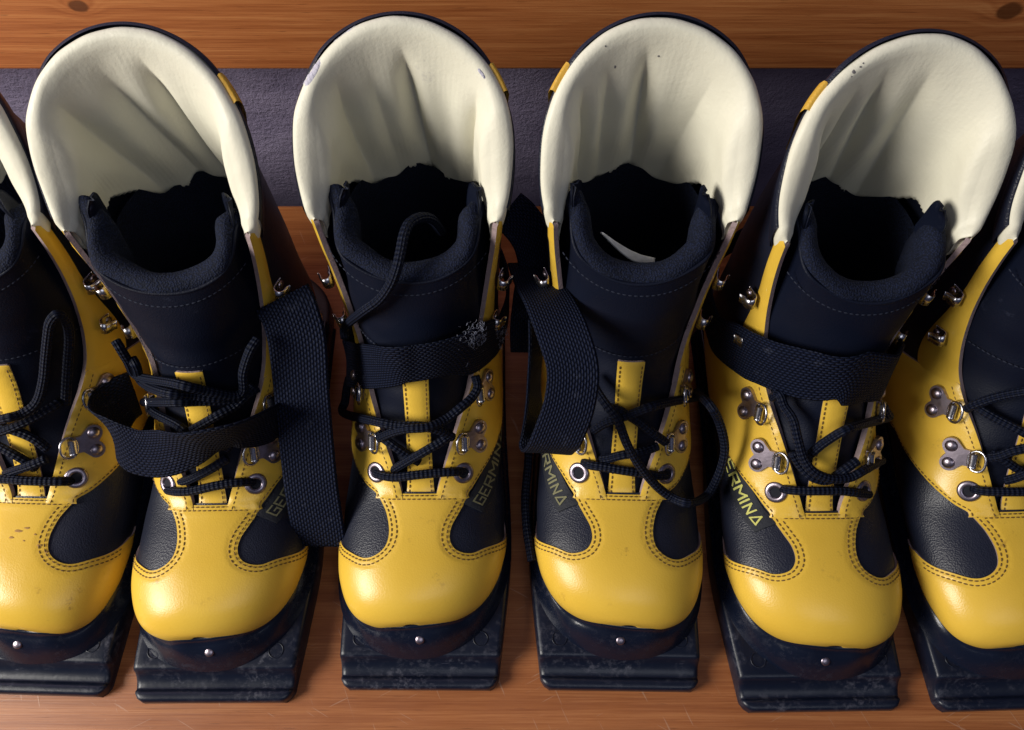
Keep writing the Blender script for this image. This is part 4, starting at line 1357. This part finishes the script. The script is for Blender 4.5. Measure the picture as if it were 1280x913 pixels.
mesh_obj('frayed_fibres', np.array(V), Fc, 'fray', s3, kind='stuff', flip=False)

# torn places on the third boot's rim, where the foam shows
def patch_on(wk, target, poly, lift, name, mat, parent):
    me = target.data
    V0 = [Vector(((-v.co.x if wk.mirror else v.co.x), v.co.y, v.co.z)) for v in me.vertices]
    bv = BVHTree.FromPolygons(V0, [tuple(p.vertices) for p in me.polygons])
    poly = np.array(resample(catmull(np.array(poly, float), 5, True), 2.5, True)); c = poly.mean(0)
    rings = [poly, c + (poly - c) * .7, c + (poly - c) * .35]
    V = []
    for k, r in enumerate(rings + [c[None]]):
        for x, y in r:
            o, dd = wk.ray(x, y); loc, nor, fi, ds = bv.ray_cast(o, dd)
            if loc is None:
                best = min((bv.find_nearest(o + dd * q) for q in np.linspace(.2, .45, 60)), key=lambda h: h[3])
                loc, nor = best[0], best[1]
            if nor.dot(dd) > 0: nor = -nor
            V.append(np.array(loc + nor * (lift if k else -.0003)))
    n = len(poly); Fc = []
    for k in range(2):
        for i in range(n): Fc.append((k*n + i, k*n + (i+1) % n, (k+1)*n + (i+1) % n, (k+1)*n + i))
    Fc += [(2*n + i, 2*n + (i+1) % n, 3*n) for i in range(n)]
    vd = wk.ray(*c)[1]; Fc = fix_faces(V, Fc, -np.array(vd))
    return mesh_obj(name, np.array(V), Fc, mat, parent, flip=wk.mirror)
L3 = PARTS[3]['lining']
patch_on(WORK[3], L3, [(400, 66), (403, 78), (397, 94), (385, 110), (378, 110), (378, 94), (387, 77)], .0002, 'torn_foam', 'foam', L3)
patch_on(WORK[3], L3, [(444, 31), (440, 38), (425, 44), (412, 52), (410, 48), (420, 40), (432, 33)], .0002, 'torn_foam', 'foam', L3)
patch_on(WORK[3], L3, [(598, 84), (604, 91), (608, 99), (605, 100), (600, 93), (596, 87)], .0002, 'torn_foam', 'foam', L3)
# small white tag inside the fourth boot, behind the collar
free_strap(WORK[4], BOOT[4], [(752, 291, .157, (.5, 1, 0)), (772, 308, .157, (.4, 1, 0)), (794, 322, .157, (.2, 1, 0)), (818, 326, .157, (0, 1, 0))], np.concatenate([np.linspace(.0006, .0040, 16), np.linspace(.0040, .0022, 9)]), name='paper_tag').data.materials[0] = MAT['paper']

# small marks: ink specks on the linings, scuffs on the first boot's toe
rnd = random.Random(11)
def speck(k, part, x, y, rx, ry, name, mat):
    pts = [(x + rx * math.cos(q) * rnd.uniform(.6, 1.3), y + ry * math.sin(q) * rnd.uniform(.6, 1.3)) for q in np.linspace(0, 2 * PI, 9)[:-1]]
    patch_on(WORK[k], PARTS[k][part], pts, .00012, name, mat, PARTS[k][part])
for (k, x, y, rx, ry) in ((5, 1067, 90, 3.2, 3.6), (5, 1075, 84, 2.4, 2.0), (5, 1079, 79, 2.0, 1.6), (5, 1064, 96, 1.8, 1.5), (4, 769, 84, 2.2, 3.2), (4, 823, 70, 2.0, 2.0), (4, 757, 58, 1.6, 1.8)):
    speck(k, 'lining', x, y, rx, ry, 'smudge', 'stain')
for (x, y, rx, ry) in ((22, 664, 8, 2.2), (35, 660, 6, 2.0), (14, 672, 5, 1.8), (50, 682, 5, 1.6), (58, 690, 4, 2.0), (66, 686, 3, 1.6), (30, 676, 3, 1.3), (44, 668, 3.4, 1.4)):
    speck(1, 'cap', x, y, rx, ry, 'scuff', 'scuff')
